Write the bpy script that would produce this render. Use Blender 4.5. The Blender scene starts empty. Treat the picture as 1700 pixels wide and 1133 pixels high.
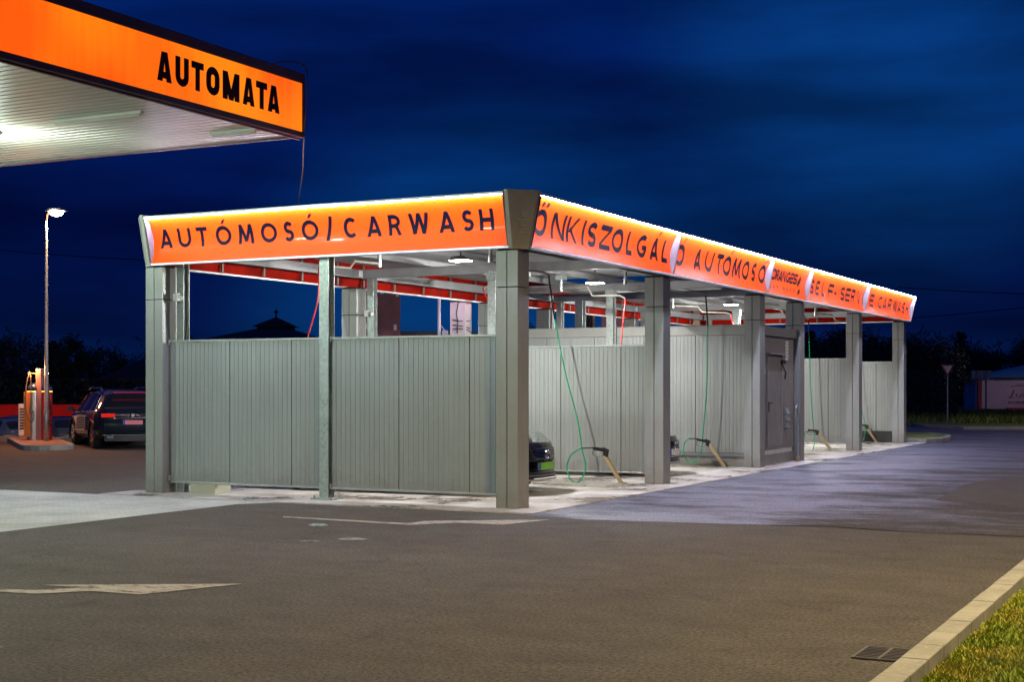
import bpy, bmesh, math, random
from mathutils import Vector, Matrix
import numpy as np

S = bpy.context.scene
COL = S.collection
R = math.radians

# ------------------------------------------------------------------ camera
F_PX, HOR, EYE, YAW = 2361.0, 641.0, 1.7, R(27.17)
SN, CS = math.sin(YAW), math.cos(YAW)
cam_d = bpy.data.cameras.new('camera')
cam = bpy.data.objects.new('camera', cam_d); COL.objects.link(cam)
cam.location = (0, 0, EYE)
cam.rotation_euler = (math.pi / 2, 0, YAW)
cam_d.lens = 50.0; cam_d.sensor_width = 36.0
cam_d.shift_y = (HOR - 566.5) / 1700.0
cam_d.clip_start = 0.05; cam_d.clip_end = 2000
S.camera = cam

# ------------------------------------------------------------------ world (dusk sky)
W = bpy.data.worlds.new('World'); S.world = W; W.use_nodes = True
nt = W.node_tree; nt.nodes.clear()
def N(tree, typ, **kw):
    n = tree.nodes.new(typ)
    for k, v in kw.items():
        if k in n.inputs: n.inputs[k].default_value = v
        else: setattr(n, k, v)
    return n
out = N(nt, 'ShaderNodeOutputWorld'); bg = N(nt, 'ShaderNodeBackground'); bg.inputs[1].default_value = 1.0
tc = N(nt, 'ShaderNodeTexCoord'); sep = N(nt, 'ShaderNodeSeparateXYZ')
nt.links.new(tc.outputs['Generated'], sep.inputs[0])
ramp = N(nt, 'ShaderNodeValToRGB'); cr = ramp.color_ramp
cr.elements[0].position = 0.0; cr.elements[0].color = (.0012, .012, .072, 1)
cr.elements[1].position = 1.0; cr.elements[1].color = (.001, .014, .075, 1)
for p, c in ((.045, (.0008, .0065, .055, 1)), (.11, (.0004, .0045, .052, 1)), (.19, (.0006, .010, .092, 1)), (.30, (.0006, .017, .145, 1))):
    e = cr.elements.new(p); e.color = c
nt.links.new(sep.outputs[2], ramp.inputs[0])
# afterglow low behind the car wash
nrm = N(nt, 'ShaderNodeVectorMath', operation='DOT_PRODUCT')
gd = Vector((-SN * 1 + CS * -.005, CS * 1 + SN * -.005, .015)).normalized()
nrm.inputs[1].default_value = gd
nt.links.new(tc.outputs['Generated'], nrm.inputs[0])
mr = N(nt, 'ShaderNodeMapRange'); mr.interpolation_type = 'SMOOTHSTEP'
mr.inputs[1].default_value = .975; mr.inputs[2].default_value = .9995; mr.inputs[3].default_value = 0; mr.inputs[4].default_value = 1
nt.links.new(nrm.outputs['Value'], mr.inputs[0])
glow = N(nt, 'ShaderNodeMix', data_type='RGBA', blend_type='ADD')
nt.links.new(mr.outputs[0], glow.inputs[0])
nt.links.new(ramp.outputs[0], glow.inputs[6]); glow.inputs[7].default_value = (.0004, .026, .085, 1)
# second brighter opening of the clouds up on the right
nrm2 = N(nt, 'ShaderNodeVectorMath', operation='DOT_PRODUCT')
nrm2.inputs[1].default_value = Vector((-SN + CS * .27, CS + SN * .27, .24)).normalized()
nt.links.new(tc.outputs['Generated'], nrm2.inputs[0])
mr2 = N(nt, 'ShaderNodeMapRange'); mr2.interpolation_type = 'SMOOTHSTEP'
mr2.inputs[1].default_value = .982; mr2.inputs[2].default_value = .9995
nt.links.new(nrm2.outputs['Value'], mr2.inputs[0])
glow2 = N(nt, 'ShaderNodeMix', data_type='RGBA', blend_type='ADD')
nt.links.new(mr2.outputs[0], glow2.inputs[0]); nt.links.new(glow.outputs[2], glow2.inputs[6]); glow2.inputs[7].default_value = (.001, .026, .085, 1)
# streaky clouds
mp = N(nt, 'ShaderNodeMapping'); mp.inputs['Scale'].default_value = (1.3, 1.3, 6.5); mp.inputs['Rotation'].default_value = (R(5), R(-4), 0)
nt.links.new(tc.outputs['Generated'], mp.inputs[0])
nz = N(nt, 'ShaderNodeTexNoise', Scale=2.4, Detail=6.0, Roughness=.5)
nt.links.new(mp.outputs[0], nz.inputs['Vector'])
mr3 = N(nt, 'ShaderNodeMapRange'); mr3.inputs[1].default_value = .36; mr3.inputs[2].default_value = .66; mr3.inputs[3].default_value = .52; mr3.inputs[4].default_value = 1.32
nt.links.new(nz.outputs[0], mr3.inputs[0])
mul = N(nt, 'ShaderNodeMix', data_type='RGBA', blend_type='MULTIPLY'); mul.inputs[0].default_value = 1
nt.links.new(glow2.outputs[2], mul.inputs[6]); nt.links.new(mr3.outputs[0], mul.inputs[7])
nt.links.new(mul.outputs[2], bg.inputs[0]); nt.links.new(bg.outputs[0], out.inputs[0])

# ------------------------------------------------------------------ render settings
S.view_settings.view_transform = 'Standard'; S.view_settings.look = 'None'
S.view_settings.exposure = 0.0; S.view_settings.gamma = 1.0
S.render.engine = 'CYCLES'
S.cycles.use_denoising = True
S.cycles.max_bounces = 7; S.cycles.diffuse_bounces = 4; S.cycles.glossy_bounces = 4
S.cycles.sample_clamp_indirect = 6.0
S.cycles.caustics_reflective = False; S.cycles.caustics_refractive = False

# lamp strengths
P_BAY, P_CANOPY, P_STREET, P_SODIUM, P_COOL, L_LED = 500, 400, 2300, 11500, 2000, 270

# ------------------------------------------------------------------ pixel <-> place
def ray(px, py):
    u = (px - 850) / F_PX; v = (HOR - py) / F_PX
    return Vector((-SN + CS * u, CS + SN * u, v))
def G(px, py, z=0.0):
    r = ray(px, py); return Vector((0, 0, EYE)) + r * ((z - EYE) / r.z)
def PY(px, py, Y):
    r = ray(px, py); return Vector((0, 0, EYE)) + r * (Y / r.y)
def PX(px, py, X):
    r = ray(px, py); return Vector((0, 0, EYE)) + r * (X / r.x)
def PD(px, py, d):
    return Vector((0, 0, EYE)) + ray(px, py) * d

# ------------------------------------------------------------------ materials
def mat(name, base, rough=.5, metal=0.0, spec=.5, emit=None, es=0, coat=0, coat_r=.05, noise=None, bump=None, n2=None, streak=0):
    """noise=(scale, colour2, lo, hi)  bump=(scale, strength, dist)  n2 = second colour patch layer"""
    m = bpy.data.materials.new(name); m.use_nodes = True
    t = m.node_tree; b = t.nodes['Principled BSDF']
    b.inputs['Base Color'].default_value = (*base, 1); b.inputs['Roughness'].default_value = rough
    b.inputs['Metallic'].default_value = metal; b.inputs['Specular IOR Level'].default_value = spec
    b.inputs['Coat Weight'].default_value = coat; b.inputs['Coat Roughness'].default_value = coat_r
    if emit: b.inputs['Emission Color'].default_value = (*emit, 1); b.inputs['Emission Strength'].default_value = es
    co = N(t, 'ShaderNodeTexCoord')
    last = None
    for nn in (noise, n2):
        if not nn: continue
        sc, c2, lo, hi = nn
        nz = N(t, 'ShaderNodeTexNoise', Scale=sc, Detail=7.0, Roughness=.6)
        t.links.new(co.outputs['Object'], nz.inputs['Vector'])
        r_ = N(t, 'ShaderNodeMapRange'); r_.inputs[1].default_value = lo; r_.inputs[2].default_value = hi
        t.links.new(nz.outputs[0], r_.inputs[0])
        mx = N(t, 'ShaderNodeMix', data_type='RGBA')
        t.links.new(r_.outputs[0], mx.inputs[0])
        if last: t.links.new(last, mx.inputs[6])
        else: mx.inputs[6].default_value = (*base, 1)
        mx.inputs[7].default_value = (*c2, 1); last = mx.outputs[2]
    if streak and last:
        mq = N(t, 'ShaderNodeMapping'); mq.inputs['Scale'].default_value = (9, 9, .5); t.links.new(co.outputs['Object'], mq.inputs[0])
        nq = N(t, 'ShaderNodeTexNoise', Scale=1.6, Detail=8.0, Roughness=.7); t.links.new(mq.outputs[0], nq.inputs['Vector'])
        rq = N(t, 'ShaderNodeMapRange'); rq.inputs[1].default_value = .38; rq.inputs[2].default_value = .64; rq.inputs[3].default_value = 1 - streak; rq.inputs[4].default_value = 1 + streak * .5; t.links.new(nq.outputs[0], rq.inputs[0])
        xq = N(t, 'ShaderNodeMix', data_type='RGBA', blend_type='MULTIPLY'); xq.inputs[0].default_value = 1; t.links.new(last, xq.inputs[6]); t.links.new(rq.outputs[0], xq.inputs[7]); last = xq.outputs[2]
        # splash dirt low on the sheet
        sq = N(t, 'ShaderNodeSeparateXYZ'); t.links.new(co.outputs['Object'], sq.inputs[0]); ng = N(t, 'ShaderNodeTexNoise', Scale=5.0, Detail=9.0, Roughness=.75); t.links.new(co.outputs['Object'], ng.inputs['Vector'])
        mg = N(t, 'ShaderNodeMath', operation='MULTIPLY_ADD'); mg.inputs[1].default_value = 1.3; mg.inputs[2].default_value = -.45; t.links.new(ng.outputs[0], mg.inputs[0])
        sg = N(t, 'ShaderNodeMath', operation='SUBTRACT'); t.links.new(mg.outputs[0], sg.inputs[0]); t.links.new(sq.outputs[2], sg.inputs[1])
        rg_ = N(t, 'ShaderNodeMapRange'); rg_.inputs[1].default_value = -.25; rg_.inputs[2].default_value = .15; rg_.inputs[3].default_value = 0; rg_.inputs[4].default_value = .45; t.links.new(sg.outputs[0], rg_.inputs[0])
        xg = N(t, 'ShaderNodeMix', data_type='RGBA'); t.links.new(rg_.outputs[0], xg.inputs[0]); t.links.new(last, xg.inputs[6]); xg.inputs[7].default_value = (.16, .145, .12, 1); last = xg.outputs[2]
    if last: t.links.new(last, b.inputs['Base Color'])
    if bump:
        nz = N(t, 'ShaderNodeTexNoise', Scale=bump[0], Detail=4.0)
        t.links.new(co.outputs['Object'], nz.inputs['Vector'])
        bp = N(t, 'ShaderNodeBump', Strength=bump[1], Distance=bump[2])
        t.links.new(nz.outputs[0], bp.inputs['Height']); t.links.new(bp.outputs[0], b.inputs['Normal'])
    return m

M = {}
M['clad'] = mat('grey_cladding', (.31, .315, .30), .42, .25, noise=(1.3, (.27, .275, .26), .35, .7), n2=(30, (.34, .345, .33), .55, .75), streak=.05)
M['panel'] = mat('ribbed_panel', (.315, .33, .325), .40, .30, noise=(.9, (.28, .295, .29), .35, .7), n2=(9, (.35, .36, .355), .6, .8), streak=.07)
M['rail'] = mat('panel_rail', (.42, .44, .43), .35, .5, noise=(6, (.33, .34, .33), .4, .7))
M['galv'] = mat('galvanised_steel', (.42, .47, .45), .38, .55, noise=(18, (.30, .34, .33), .42, .62), n2=(3, (.5, .54, .52), .5, .75))
M['beam'] = mat('painted_beam', (.36, .36, .37), .5, .3, noise=(3, (.28, .28, .29), .4, .7))
M['deck'] = mat('roof_deck', (.42, .42, .43), .45, .3, noise=(2, (.33, .33, .34), .4, .7))
M['gap'] = mat('joint_dark', (.03, .03, .03), .8)  # plain dark material for grooves, kick plate and louvres
M['white'] = mat('white_plate', (.17, .175, .20), .35, noise=(5, (.145, .15, .17), .4, .7))
M['whiterail'] = mat('sign_rail', (.70, .70, .70), .3, .2, noise=(7, (.55, .55, .55), .45, .7))
M['navy'] = mat('navy_letters', (.0010, .0012, .008), .45, spec=.12)
M['led'] = mat('led_strip', (.9, .9, .9), emit=(.70, .74, 1.0), es=L_LED)
M['lampwhite'] = mat('lamp_face', (.9, .9, .9), emit=(.93, .97, 1), es=45)
M['chrome'] = mat('chrome', (.7, .7, .7), .12, 1.0)
M['steel'] = mat('steel_tube', (.55, .52, .46), .28, .85, noise=(12, (.42, .38, .30), .4, .7))
M['brass'] = mat('worn_brass_tube', (.55, .43, .25), .35, .6, noise=(12, (.45, .38, .28), .4, .7))
M['black'] = mat('black_plastic', (.012, .012, .013), .35)
M['rubber'] = mat('rubber', (.015, .015, .015), .7)
M['greenhose'] = mat('green_hose', (.0, .30, .13), .35)
M['redhose'] = mat('red_hose', (.65, .03, .03), .35)
M['plastic'] = mat('white_plastic', (.7, .7, .68), .4)
M['bark'] = mat('bark', (.05, .04, .03), .9, noise=(8, (.03, .022, .018), .4, .6))

def film_material(name, base, emit, es, trans=.25):
    m = bpy.data.materials.new(name); m.use_nodes = True
    t = m.node_tree; b = t.nodes['Principled BSDF']; o = t.nodes['Material Output']
    co = N(t, 'ShaderNodeTexCoord')
    nz = N(t, 'ShaderNodeTexNoise', Scale=2.2, Detail=5.0)
    t.links.new(co.outputs['Object'], nz.inputs['Vector'])
    mx = N(t, 'ShaderNodeMix', data_type='RGBA')
    mx.inputs[6].default_value = (*base, 1); mx.inputs[7].default_value = (base[0] * .92, base[1] * .8, base[2], 1)
    t.links.new(nz.outputs[0], mx.inputs[0])
    # scuffs: small pale scratches
    mp_ = N(t, 'ShaderNodeMapping'); mp_.inputs['Scale'].default_value = (3, 3, 14)
    t.links.new(co.outputs['Object'], mp_.inputs[0])
    ns = N(t, 'ShaderNodeTexNoise', Scale=3.0, Detail=9.0, Roughness=.75)
    t.links.new(mp_.outputs[0], ns.inputs['Vector'])
    rr = N(t, 'ShaderNodeMapRange'); rr.inputs[1].default_value = .72; rr.inputs[2].default_value = .76; rr.inputs[4].default_value = .55
    t.links.new(ns.outputs[0], rr.inputs[0])
    m2 = N(t, 'ShaderNodeMix', data_type='RGBA'); m2.inputs[7].default_value = (.85, .5, .35, 1)
    t.links.new(rr.outputs[0], m2.inputs[0]); t.links.new(mx.outputs[2], m2.inputs[6])
    t.links.new(m2.outputs[2], b.inputs['Base Color'])
    b.inputs['Roughness'].default_value = .4; b.inputs['Specular IOR Level'].default_value = .15
    b.inputs['Coat Weight'].default_value = .22; b.inputs['Coat Roughness'].default_value = .08
    b.inputs['Emission Color'].default_value = (*emit, 1); b.inputs['Emission Strength'].default_value = es
    wv = N(t, 'ShaderNodeTexNoise', Scale=1.6, Detail=2.0)
    t.links.new(co.outputs['Object'], wv.inputs['Vector'])
    bp = N(t, 'ShaderNodeBump', Strength=.25, Distance=.02)
    t.links.new(wv.outputs[0], bp.inputs['Height']); t.links.new(bp.outputs[0], b.inputs['Coat Normal']); t.links.new(bp.outputs[0], b.inputs['Normal'])
    tr = N(t, 'ShaderNodeBsdfTranslucent'); tr.inputs[0].default_value = (.5, .008, .001, 1)
    ms = N(t, 'ShaderNodeMixShader'); ms.inputs[0].default_value = 0.0
    t.links.new(b.outputs[0], ms.inputs[1]); t.links.new(tr.outputs[0], ms.inputs[2]); t.links.new(ms.outputs[0], o.inputs[0])
    return m
M['added_backing'] = mat('red_film_glow', (.34, .007, .002), .7, spec=.05, noise=(2, (.18, .007, .003), .4, .7))  # added sheet; its red paints the light coming through the film
M['strut'] = mat('strut_paint', (.14, .13, .12), .5)
M['film'] = film_material('orange_film', (.64, .058, .0012), (1, .09, .0), .2)

# ------------------------------------------------------------------ mesh helpers
class MB:
    def __init__(self): self.v = []; self.f = []
    def add(self, vs, fs):
        o = len(self.v); self.v += [tuple(p) for p in vs]; self.f += [tuple(o + i for i in q) for q in fs]; return self
    def box(self, x0, x1, y0, y1, z0, z1, mtx=None):
        x0, x1 = min(x0, x1), max(x0, x1); y0, y1 = min(y0, y1), max(y0, y1); z0, z1 = min(z0, z1), max(z0, z1)
        vs = [Vector(p) for p in ((x0, y0, z0), (x1, y0, z0), (x1, y1, z0), (x0, y1, z0), (x0, y0, z1), (x1, y0, z1), (x1, y1, z1), (x0, y1, z1))]
        if mtx is not None: vs = [mtx @ p for p in vs]
        return self.add(vs, [(0, 3, 2, 1), (4, 5, 6, 7), (0, 1, 5, 4), (1, 2, 6, 5), (2, 3, 7, 6), (3, 0, 4, 7)])
    def prism(self, bot, top):
        n = len(bot); vs = list(bot) + list(top)
        fs = [tuple(range(n))[::-1], tuple(range(n, 2 * n))] + [(i, (i + 1) % n, n + (i + 1) % n, n + i) for i in range(n)]
        return self.add(vs, fs)
    def tube(self, pts, r, n=8, cap=True):
        pts = [Vector(p) for p in pts]; rs = r if isinstance(r, (list, tuple)) else [r] * len(pts)
        vs = []; fs = []
        up = Vector((0, 0, 1)); prev = None
        for i, p in enumerate(pts):
            d = (pts[min(i + 1, len(pts) - 1)] - pts[max(i - 1, 0)]).normalized()
            if prev is None:
                a = d.cross(up)
                if a.length < .05: a = d.cross(Vector((1, 0, 0)))
            else: a = prev - d * prev.dot(d)
            a.normalize(); prev = a; b = d.cross(a)
            for k in range(n):
                t = 2 * math.pi * k / n; vs.append(p + (a * math.cos(t) + b * math.sin(t)) * rs[i])
        for i in range(len(pts) - 1):
            for k in range(n):
                fs.append((i * n + k, i * n + (k + 1) % n, (i + 1) * n + (k + 1) % n, (i + 1) * n + k))
        if cap: fs += [tuple(range(n))[::-1], tuple((len(pts) - 1) * n + k for k in range(n))]
        return self.add(vs, fs)
    def lathe(self, prof, n=20, mtx=None):
        vs = []; fs = []
        for r_, z in prof:
            for k in range(n):
                t = 2 * math.pi * k / n; p = Vector((r_ * math.cos(t), r_ * math.sin(t), z)); vs.append(mtx @ p if mtx is not None else p)
        for i in range(len(prof) - 1):
            for k in range(n): fs.append((i * n + k, i * n + (k + 1) % n, (i + 1) * n + (k + 1) % n, (i + 1) * n + k))
        fs += [tuple(range(n))[::-1], tuple((len(prof) - 1) * n + k for k in range(n))]
        return self.add(vs, fs)
    def build(self, name, m, parent=None, smooth=False, bevel=0):
        me = bpy.data.meshes.new(name); me.from_pydata(self.v, [], self.f); me.update()
        bm = bmesh.new(); bm.from_mesh(me); bmesh.ops.recalc_face_normals(bm, faces=bm.faces); bm.to_mesh(me); bm.free()
        me.materials.append(m)
        if smooth:
            for p in me.polygons: p.use_smooth = True
        o = bpy.data.objects.new(name, me); COL.objects.link(o)
        if parent is not None:
            o.parent = parent
            if parent.parent is None: o.matrix_parent_inverse = parent.matrix_basis.inverted()
            else: o.matrix_parent_inverse = (parent.parent.matrix_basis @ Matrix.Identity(4)).inverted() if False else Matrix.Identity(4)
        if bevel:
            b = o.modifiers.new('bevel', 'BEVEL'); b.width = bevel; b.segments = 2; b.limit_method = 'ANGLE'
        return o
def tag(o, label=None, cat=None, group=None, kind=None):
    if label: o['label'] = label
    if cat: o['category'] = cat
    if group: o['group'] = group
    if kind: o['kind'] = kind
    return o
def empty(name, loc=(0, 0, 0), rz=0, label=None, cat=None, group=None):
    o = bpy.data.objects.new(name, None); COL.objects.link(o); o.location = loc; o.rotation_euler = (0, 0, rz)
    o.empty_display_size = .1
    return tag(o, label, cat, group)
def local(mb, name, m, parent, smooth=False, bevel=0):
    """geometry given in the parent's own coordinates"""
    o = mb.build(name, m, None, smooth, bevel); o.parent = parent; return o
def world(mb, name, m, parent, smooth=False, bevel=0):
    """geometry given in world coordinates, parent is an Empty at a translation only"""
    root = parent
    off = Vector((0, 0, 0)); q = parent
    while q is not None: off += Vector(q.location); q = q.parent
    mb.v = [tuple(Vector(p) - off) for p in mb.v]
    o = mb.build(name, m, None, smooth, bevel); o.parent = parent; return o
def copy_tree(o, parent=None):
    c = o.copy(); COL.objects.link(c); c.parent = parent
    for ch in [q for q in bpy.data.objects if q.parent == o]: copy_tree(ch, c)
    return c

# ================================================================== GROUND
def asphalt(name, c1, c2, wet=False):
    m = bpy.data.materials.new(name); m.use_nodes = True
    t = m.node_tree; b = t.nodes['Principled BSDF']; co = N(t, 'ShaderNodeTexCoord')
    big = N(t, 'ShaderNodeTexNoise', Scale=.35, Detail=6.0, Roughness=.6); fine = N(t, 'ShaderNodeTexNoise', Scale=34.0, Detail=8.0, Roughness=.8)
    vor = N(t, 'ShaderNodeTexVoronoi', Scale=90.0)
    for q in (big, fine, vor): t.links.new(co.outputs['Object'], q.inputs['Vector'])
    mx = N(t, 'ShaderNodeMix', data_type='RGBA'); mx.inputs[6].default_value = (*c1, 1); mx.inputs[7].default_value = (*c2, 1)
    r1 = N(t, 'ShaderNodeMapRange'); r1.inputs[1].default_value = .3; r1.inputs[2].default_value = .7
    t.links.new(big.outputs[0], r1.inputs[0]); t.links.new(r1.outputs[0], mx.inputs[0])
    sp = N(t, 'ShaderNodeMix', data_type='RGBA', blend_type='MULTIPLY'); sp.inputs[0].default_value = 1
    r2 = N(t, 'ShaderNodeMapRange'); r2.inputs[1].default_value = .40; r2.inputs[2].default_value = .61; r2.inputs[3].default_value = .15; r2.inputs[4].default_value = 2.0
    t.links.new(fine.outputs[0], r2.inputs[0]); t.links.new(mx.outputs[2], sp.inputs[6]); t.links.new(r2.outputs[0], sp.inputs[7])
    st = N(t, 'ShaderNodeTexNoise', Scale=3.2, Detail=9.0, Roughness=.72)
    mps = N(t, 'ShaderNodeMapping'); mps.inputs['Scale'].default_value = (.5, .65, 1); mps.inputs['Rotation'].default_value = (0, 0, R(12)); t.links.new(co.outputs['Object'], mps.inputs[0]); t.links.new(mps.outputs[0], st.inputs['Vector'])
    rs = N(t, 'ShaderNodeMapRange'); rs.inputs[1].default_value = .36; rs.inputs[2].default_value = .64; rs.inputs[3].default_value = .74; rs.inputs[4].default_value = 1.2; t.links.new(st.outputs[0], rs.inputs[0])
    s3 = N(t, 'ShaderNodeMix', data_type='RGBA', blend_type='MULTIPLY'); s3.inputs[0].default_value = 1; t.links.new(sp.outputs[2], s3.inputs[6]); t.links.new(rs.outputs[0], s3.inputs[7])
    oi = N(t, 'ShaderNodeTexNoise', Scale=.8, Detail=4.0, Roughness=.6, Distortion=.6); t.links.new(co.outputs['Object'], oi.inputs['Vector'])
    ro = N(t, 'ShaderNodeMapRange'); ro.inputs[1].default_value = .60; ro.inputs[2].default_value = .72; ro.inputs[3].default_value = 1; ro.inputs[4].default_value = .62; t.links.new(oi.outputs[0], ro.inputs[0])
    s5 = N(t, 'ShaderNodeMix', data_type='RGBA', blend_type='MULTIPLY'); s5.inputs[0].default_value = 1; t.links.new(s3.outputs[2], s5.inputs[6]); t.links.new(ro.outputs[0], s5.inputs[7])
    fl = N(t, 'ShaderNodeTexVoronoi', Scale=1.3); t.links.new(co.outputs['Object'], fl.inputs['Vector'])
    rf_ = N(t, 'ShaderNodeMapRange'); rf_.inputs[1].default_value = .014; rf_.inputs[2].default_value = .020; rf_.inputs[3].default_value = 1; rf_.inputs[4].default_value = 0; t.links.new(fl.outputs['Distance'], rf_.inputs[0])
    s6 = N(t, 'ShaderNodeMix', data_type='RGBA'); t.links.new(rf_.outputs[0], s6.inputs[0]); t.links.new(s5.outputs[2], s6.inputs[6]); s6.inputs[7].default_value = (.26, .23, .17, 1); s3 = s6
    ck = N(t, 'ShaderNodeTexVoronoi', Scale=.33); ck.feature = 'DISTANCE_TO_EDGE'; wn_ = N(t, 'ShaderNodeTexNoise', Scale=1.7, Detail=6.0); t.links.new(co.outputs['Object'], wn_.inputs['Vector'])
    va = N(t, 'ShaderNodeMix', data_type='RGBA', blend_type='ADD'); va.inputs[0].default_value = .9; t.links.new(co.outputs['Object'], va.inputs[6]); t.links.new(wn_.outputs['Color'], va.inputs[7]); t.links.new(va.outputs[2], ck.inputs['Vector'])
    rk = N(t, 'ShaderNodeMapRange'); rk.inputs[1].default_value = .0; rk.inputs[2].default_value = .006; rk.inputs[3].default_value = .55; rk.inputs[4].default_value = 1; t.links.new(ck.outputs['Distance'], rk.inputs[0])
    s4 = N(t, 'ShaderNodeMix', data_type='RGBA', blend_type='MULTIPLY'); s4.inputs[0].default_value = 1; t.links.new(s3.outputs[2], s4.inputs[6]); t.links.new(rk.outputs[0], s4.inputs[7])
    t.links.new(s4.outputs[2], b.inputs['Base Color'])
    b.inputs['Roughness'].default_value = .85
    bp = N(t, 'ShaderNodeBump', Strength=.7, Distance=.006)
    t.links.new(vor.outputs['Distance'], bp.inputs['Height']); t.links.new(bp.outputs[0], b.inputs['Normal'])
    if wet:
        b.inputs['Specular IOR Level'].default_value = .3
        mp_ = N(t, 'ShaderNodeMapping'); mp_.inputs['Scale'].default_value = (.55, 1.1, 1); mp_.inputs['Rotation'].default_value = (0, 0, R(-20))
        t.links.new(co.outputs['Object'], mp_.inputs[0])
        wn = N(t, 'ShaderNodeTexNoise', Scale=.8, Detail=9.0, Roughness=.68); t.links.new(mp_.outputs[0], wn.inputs['Vector'])
        sx = N(t, 'ShaderNodeSeparateXYZ'); t.links.new(co.outputs['Object'], sx.inputs[0])
        fall = N(t, 'ShaderNodeMapRange'); fall.inputs[1].default_value = -5.6; fall.inputs[2].default_value = -2.2; fall.inputs[3].default_value = .15; fall.inputs[4].default_value = -.03
        t.links.new(sx.outputs[0], fall.inputs[0])
        ad = N(t, 'ShaderNodeMath', operation='ADD'); t.links.new(wn.outputs[0], ad.inputs[0]); t.links.new(fall.outputs[0], ad.inputs[1])
        wm = N(t, 'ShaderNodeMapRange'); wm.inputs[1].default_value = .50; wm.inputs[2].default_value = .66
        t.links.new(ad.outputs[0], wm.inputs[0])
        rg = N(t, 'ShaderNodeMapRange'); rg.inputs[3].default_value = .85; rg.inputs[4].default_value = .48
        t.links.new(wm.outputs[0], rg.inputs[0]); t.links.new(rg.outputs[0], b.inputs['Roughness'])
        # soap residue pales the wet part; its blue paints in cool light
        m3 = N(t, 'ShaderNodeMix', data_type='RGBA'); m3.inputs[7].default_value = (.105, .115, .18, 1)
        rz_ = N(t, 'ShaderNodeMath', operation='MULTIPLY'); rz_.inputs[1].default_value = .75
        t.links.new(wm.outputs[0], rz_.inputs[0]); t.links.new(rz_.outputs[0], m3.inputs[0]); t.links.new(mx.outputs[2], m3.inputs[6])
        t.links.new(m3.outputs[2], sp.inputs[6])
    return m
M['asph'] = asphalt('asphalt', (.068, .059, .045), (.050, .044, .034))
M['asph2'] = asphalt('wet_asphalt', (.060, .055, .054), (.042, .038, .037), True)
M['floor'] = bpy.data.materials.new('wash_floor_concrete'); M['floor'].use_nodes = True
def floor_mat(m):
    t = m.node_tree; b = t.nodes['Principled BSDF']; co = N(t, 'ShaderNodeTexCoord')
    a = N(t, 'ShaderNodeTexNoise', Scale=.9, Detail=9.0, Roughness=.65); t.links.new(co.outputs['Object'], a.inputs['Vector'])
    rp = N(t, 'ShaderNodeValToRGB'); t.links.new(a.outputs[0], rp.inputs[0])
    e = rp.color_ramp.elements; e[0].position = .34; e[0].color = (.20, .15, .13, 1); e[1].position = .68; e[1].color = (.60, .60, .62, 1)
    q = rp.color_ramp.elements.new(.47); q.color = (.33, .30, .27, 1); q = rp.color_ramp.elements.new(.54); q.color = (.42, .38, .35, 1)
    fo = N(t, 'ShaderNodeTexNoise', Scale=14.0, Detail=8.0, Roughness=.8); t.links.new(co.outputs['Object'], fo.inputs['Vector'])
    fr = N(t, 'ShaderNodeMapRange'); fr.inputs[1].default_value = .58; fr.inputs[2].default_value = .66; t.links.new(fo.outputs[0], fr.inputs[0])
    mx = N(t, 'ShaderNodeMix', data_type='RGBA'); mx.inputs[7].default_value = (.8, .8, .82, 1); t.links.new(fr.outputs[0], mx.inputs[0]); t.links.new(rp.outputs[0], mx.inputs[6])
    t.links.new(mx.outputs[2], b.inputs['Base Color'])
    r_ = N(t, 'ShaderNodeMapRange'); r_.inputs[1].default_value = .4; r_.inputs[2].default_value = .6; r_.inputs[3].default_value = .18; r_.inputs[4].default_value = .6
    t.links.new(a.outputs[0], r_.inputs[0]); t.links.new(r_.outputs[0], b.inputs['Roughness'])
    bp = N(t, 'ShaderNodeBump', Strength=.4, Distance=.01); t.links.new(fo.outputs[0], bp.inputs['Height']); t.links.new(bp.outputs[0], b.inputs['Normal'])
floor_mat(M['floor'])

# one base sheet to the horizon, dropping behind the kerb on the left
gx = sorted(set(list(np.linspace(-420, -60, 10)) + list(np.linspace(-60, 10, 36)) + [-17.4, -17.0] + list(np.linspace(10, 420, 9))))
gy = sorted(set(list(np.linspace(-300, 0, 6)) + list(np.linspace(0, 90, 46)) + [31.35, 32.6] + list(np.linspace(90, 600, 12))))
def gz(x, y):
    z = 0.0
    if x <= -17.3: z = -.8 * min(1, max(0, (y - 31.4) / 1.2))
    return z
mb = MB(); nx_, ny_ = len(gx), len(gy)
mb.v = [(x, y, gz(x, y) - .004) for y in gy for x in gx]
mb.f = [(j * nx_ + i, j * nx_ + i + 1, (j + 1) * nx_ + i + 1, (j + 1) * nx_ + i) for j in range(ny_ - 1) for i in range(nx_ - 1)]
M['land'] = mat('far_ground', (.05, .045, .035), .9, noise=(.3, (.035, .04, .02), .4, .6))
tag(mb.build('ground', M['land']), kind='structure')
def sheet(name, poly, z, m):
    b = MB(); b.add([(x, y, z) for x, y in poly], [tuple(range(len(poly)))]); return tag(b.build(name, m), kind='structure')
sheet('road', [(-60, -30), (-1.795, -30), (-1.795, 16.8), (-60, 16.8)], .000, M['asph'])
edge = [(-60, 16.8), (-1.795, 16.8)]
road2 = [(-1.795, 16.80), (-2.6, 16.84), (-3.4, 16.78), (-4.4, 17.02), (-5.3, 16.8), (-6.4, 16.62), (-7.4, 16.45), (-8.34, 16.6), (-8.34, 43.2), (-60, 43.2)]
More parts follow.
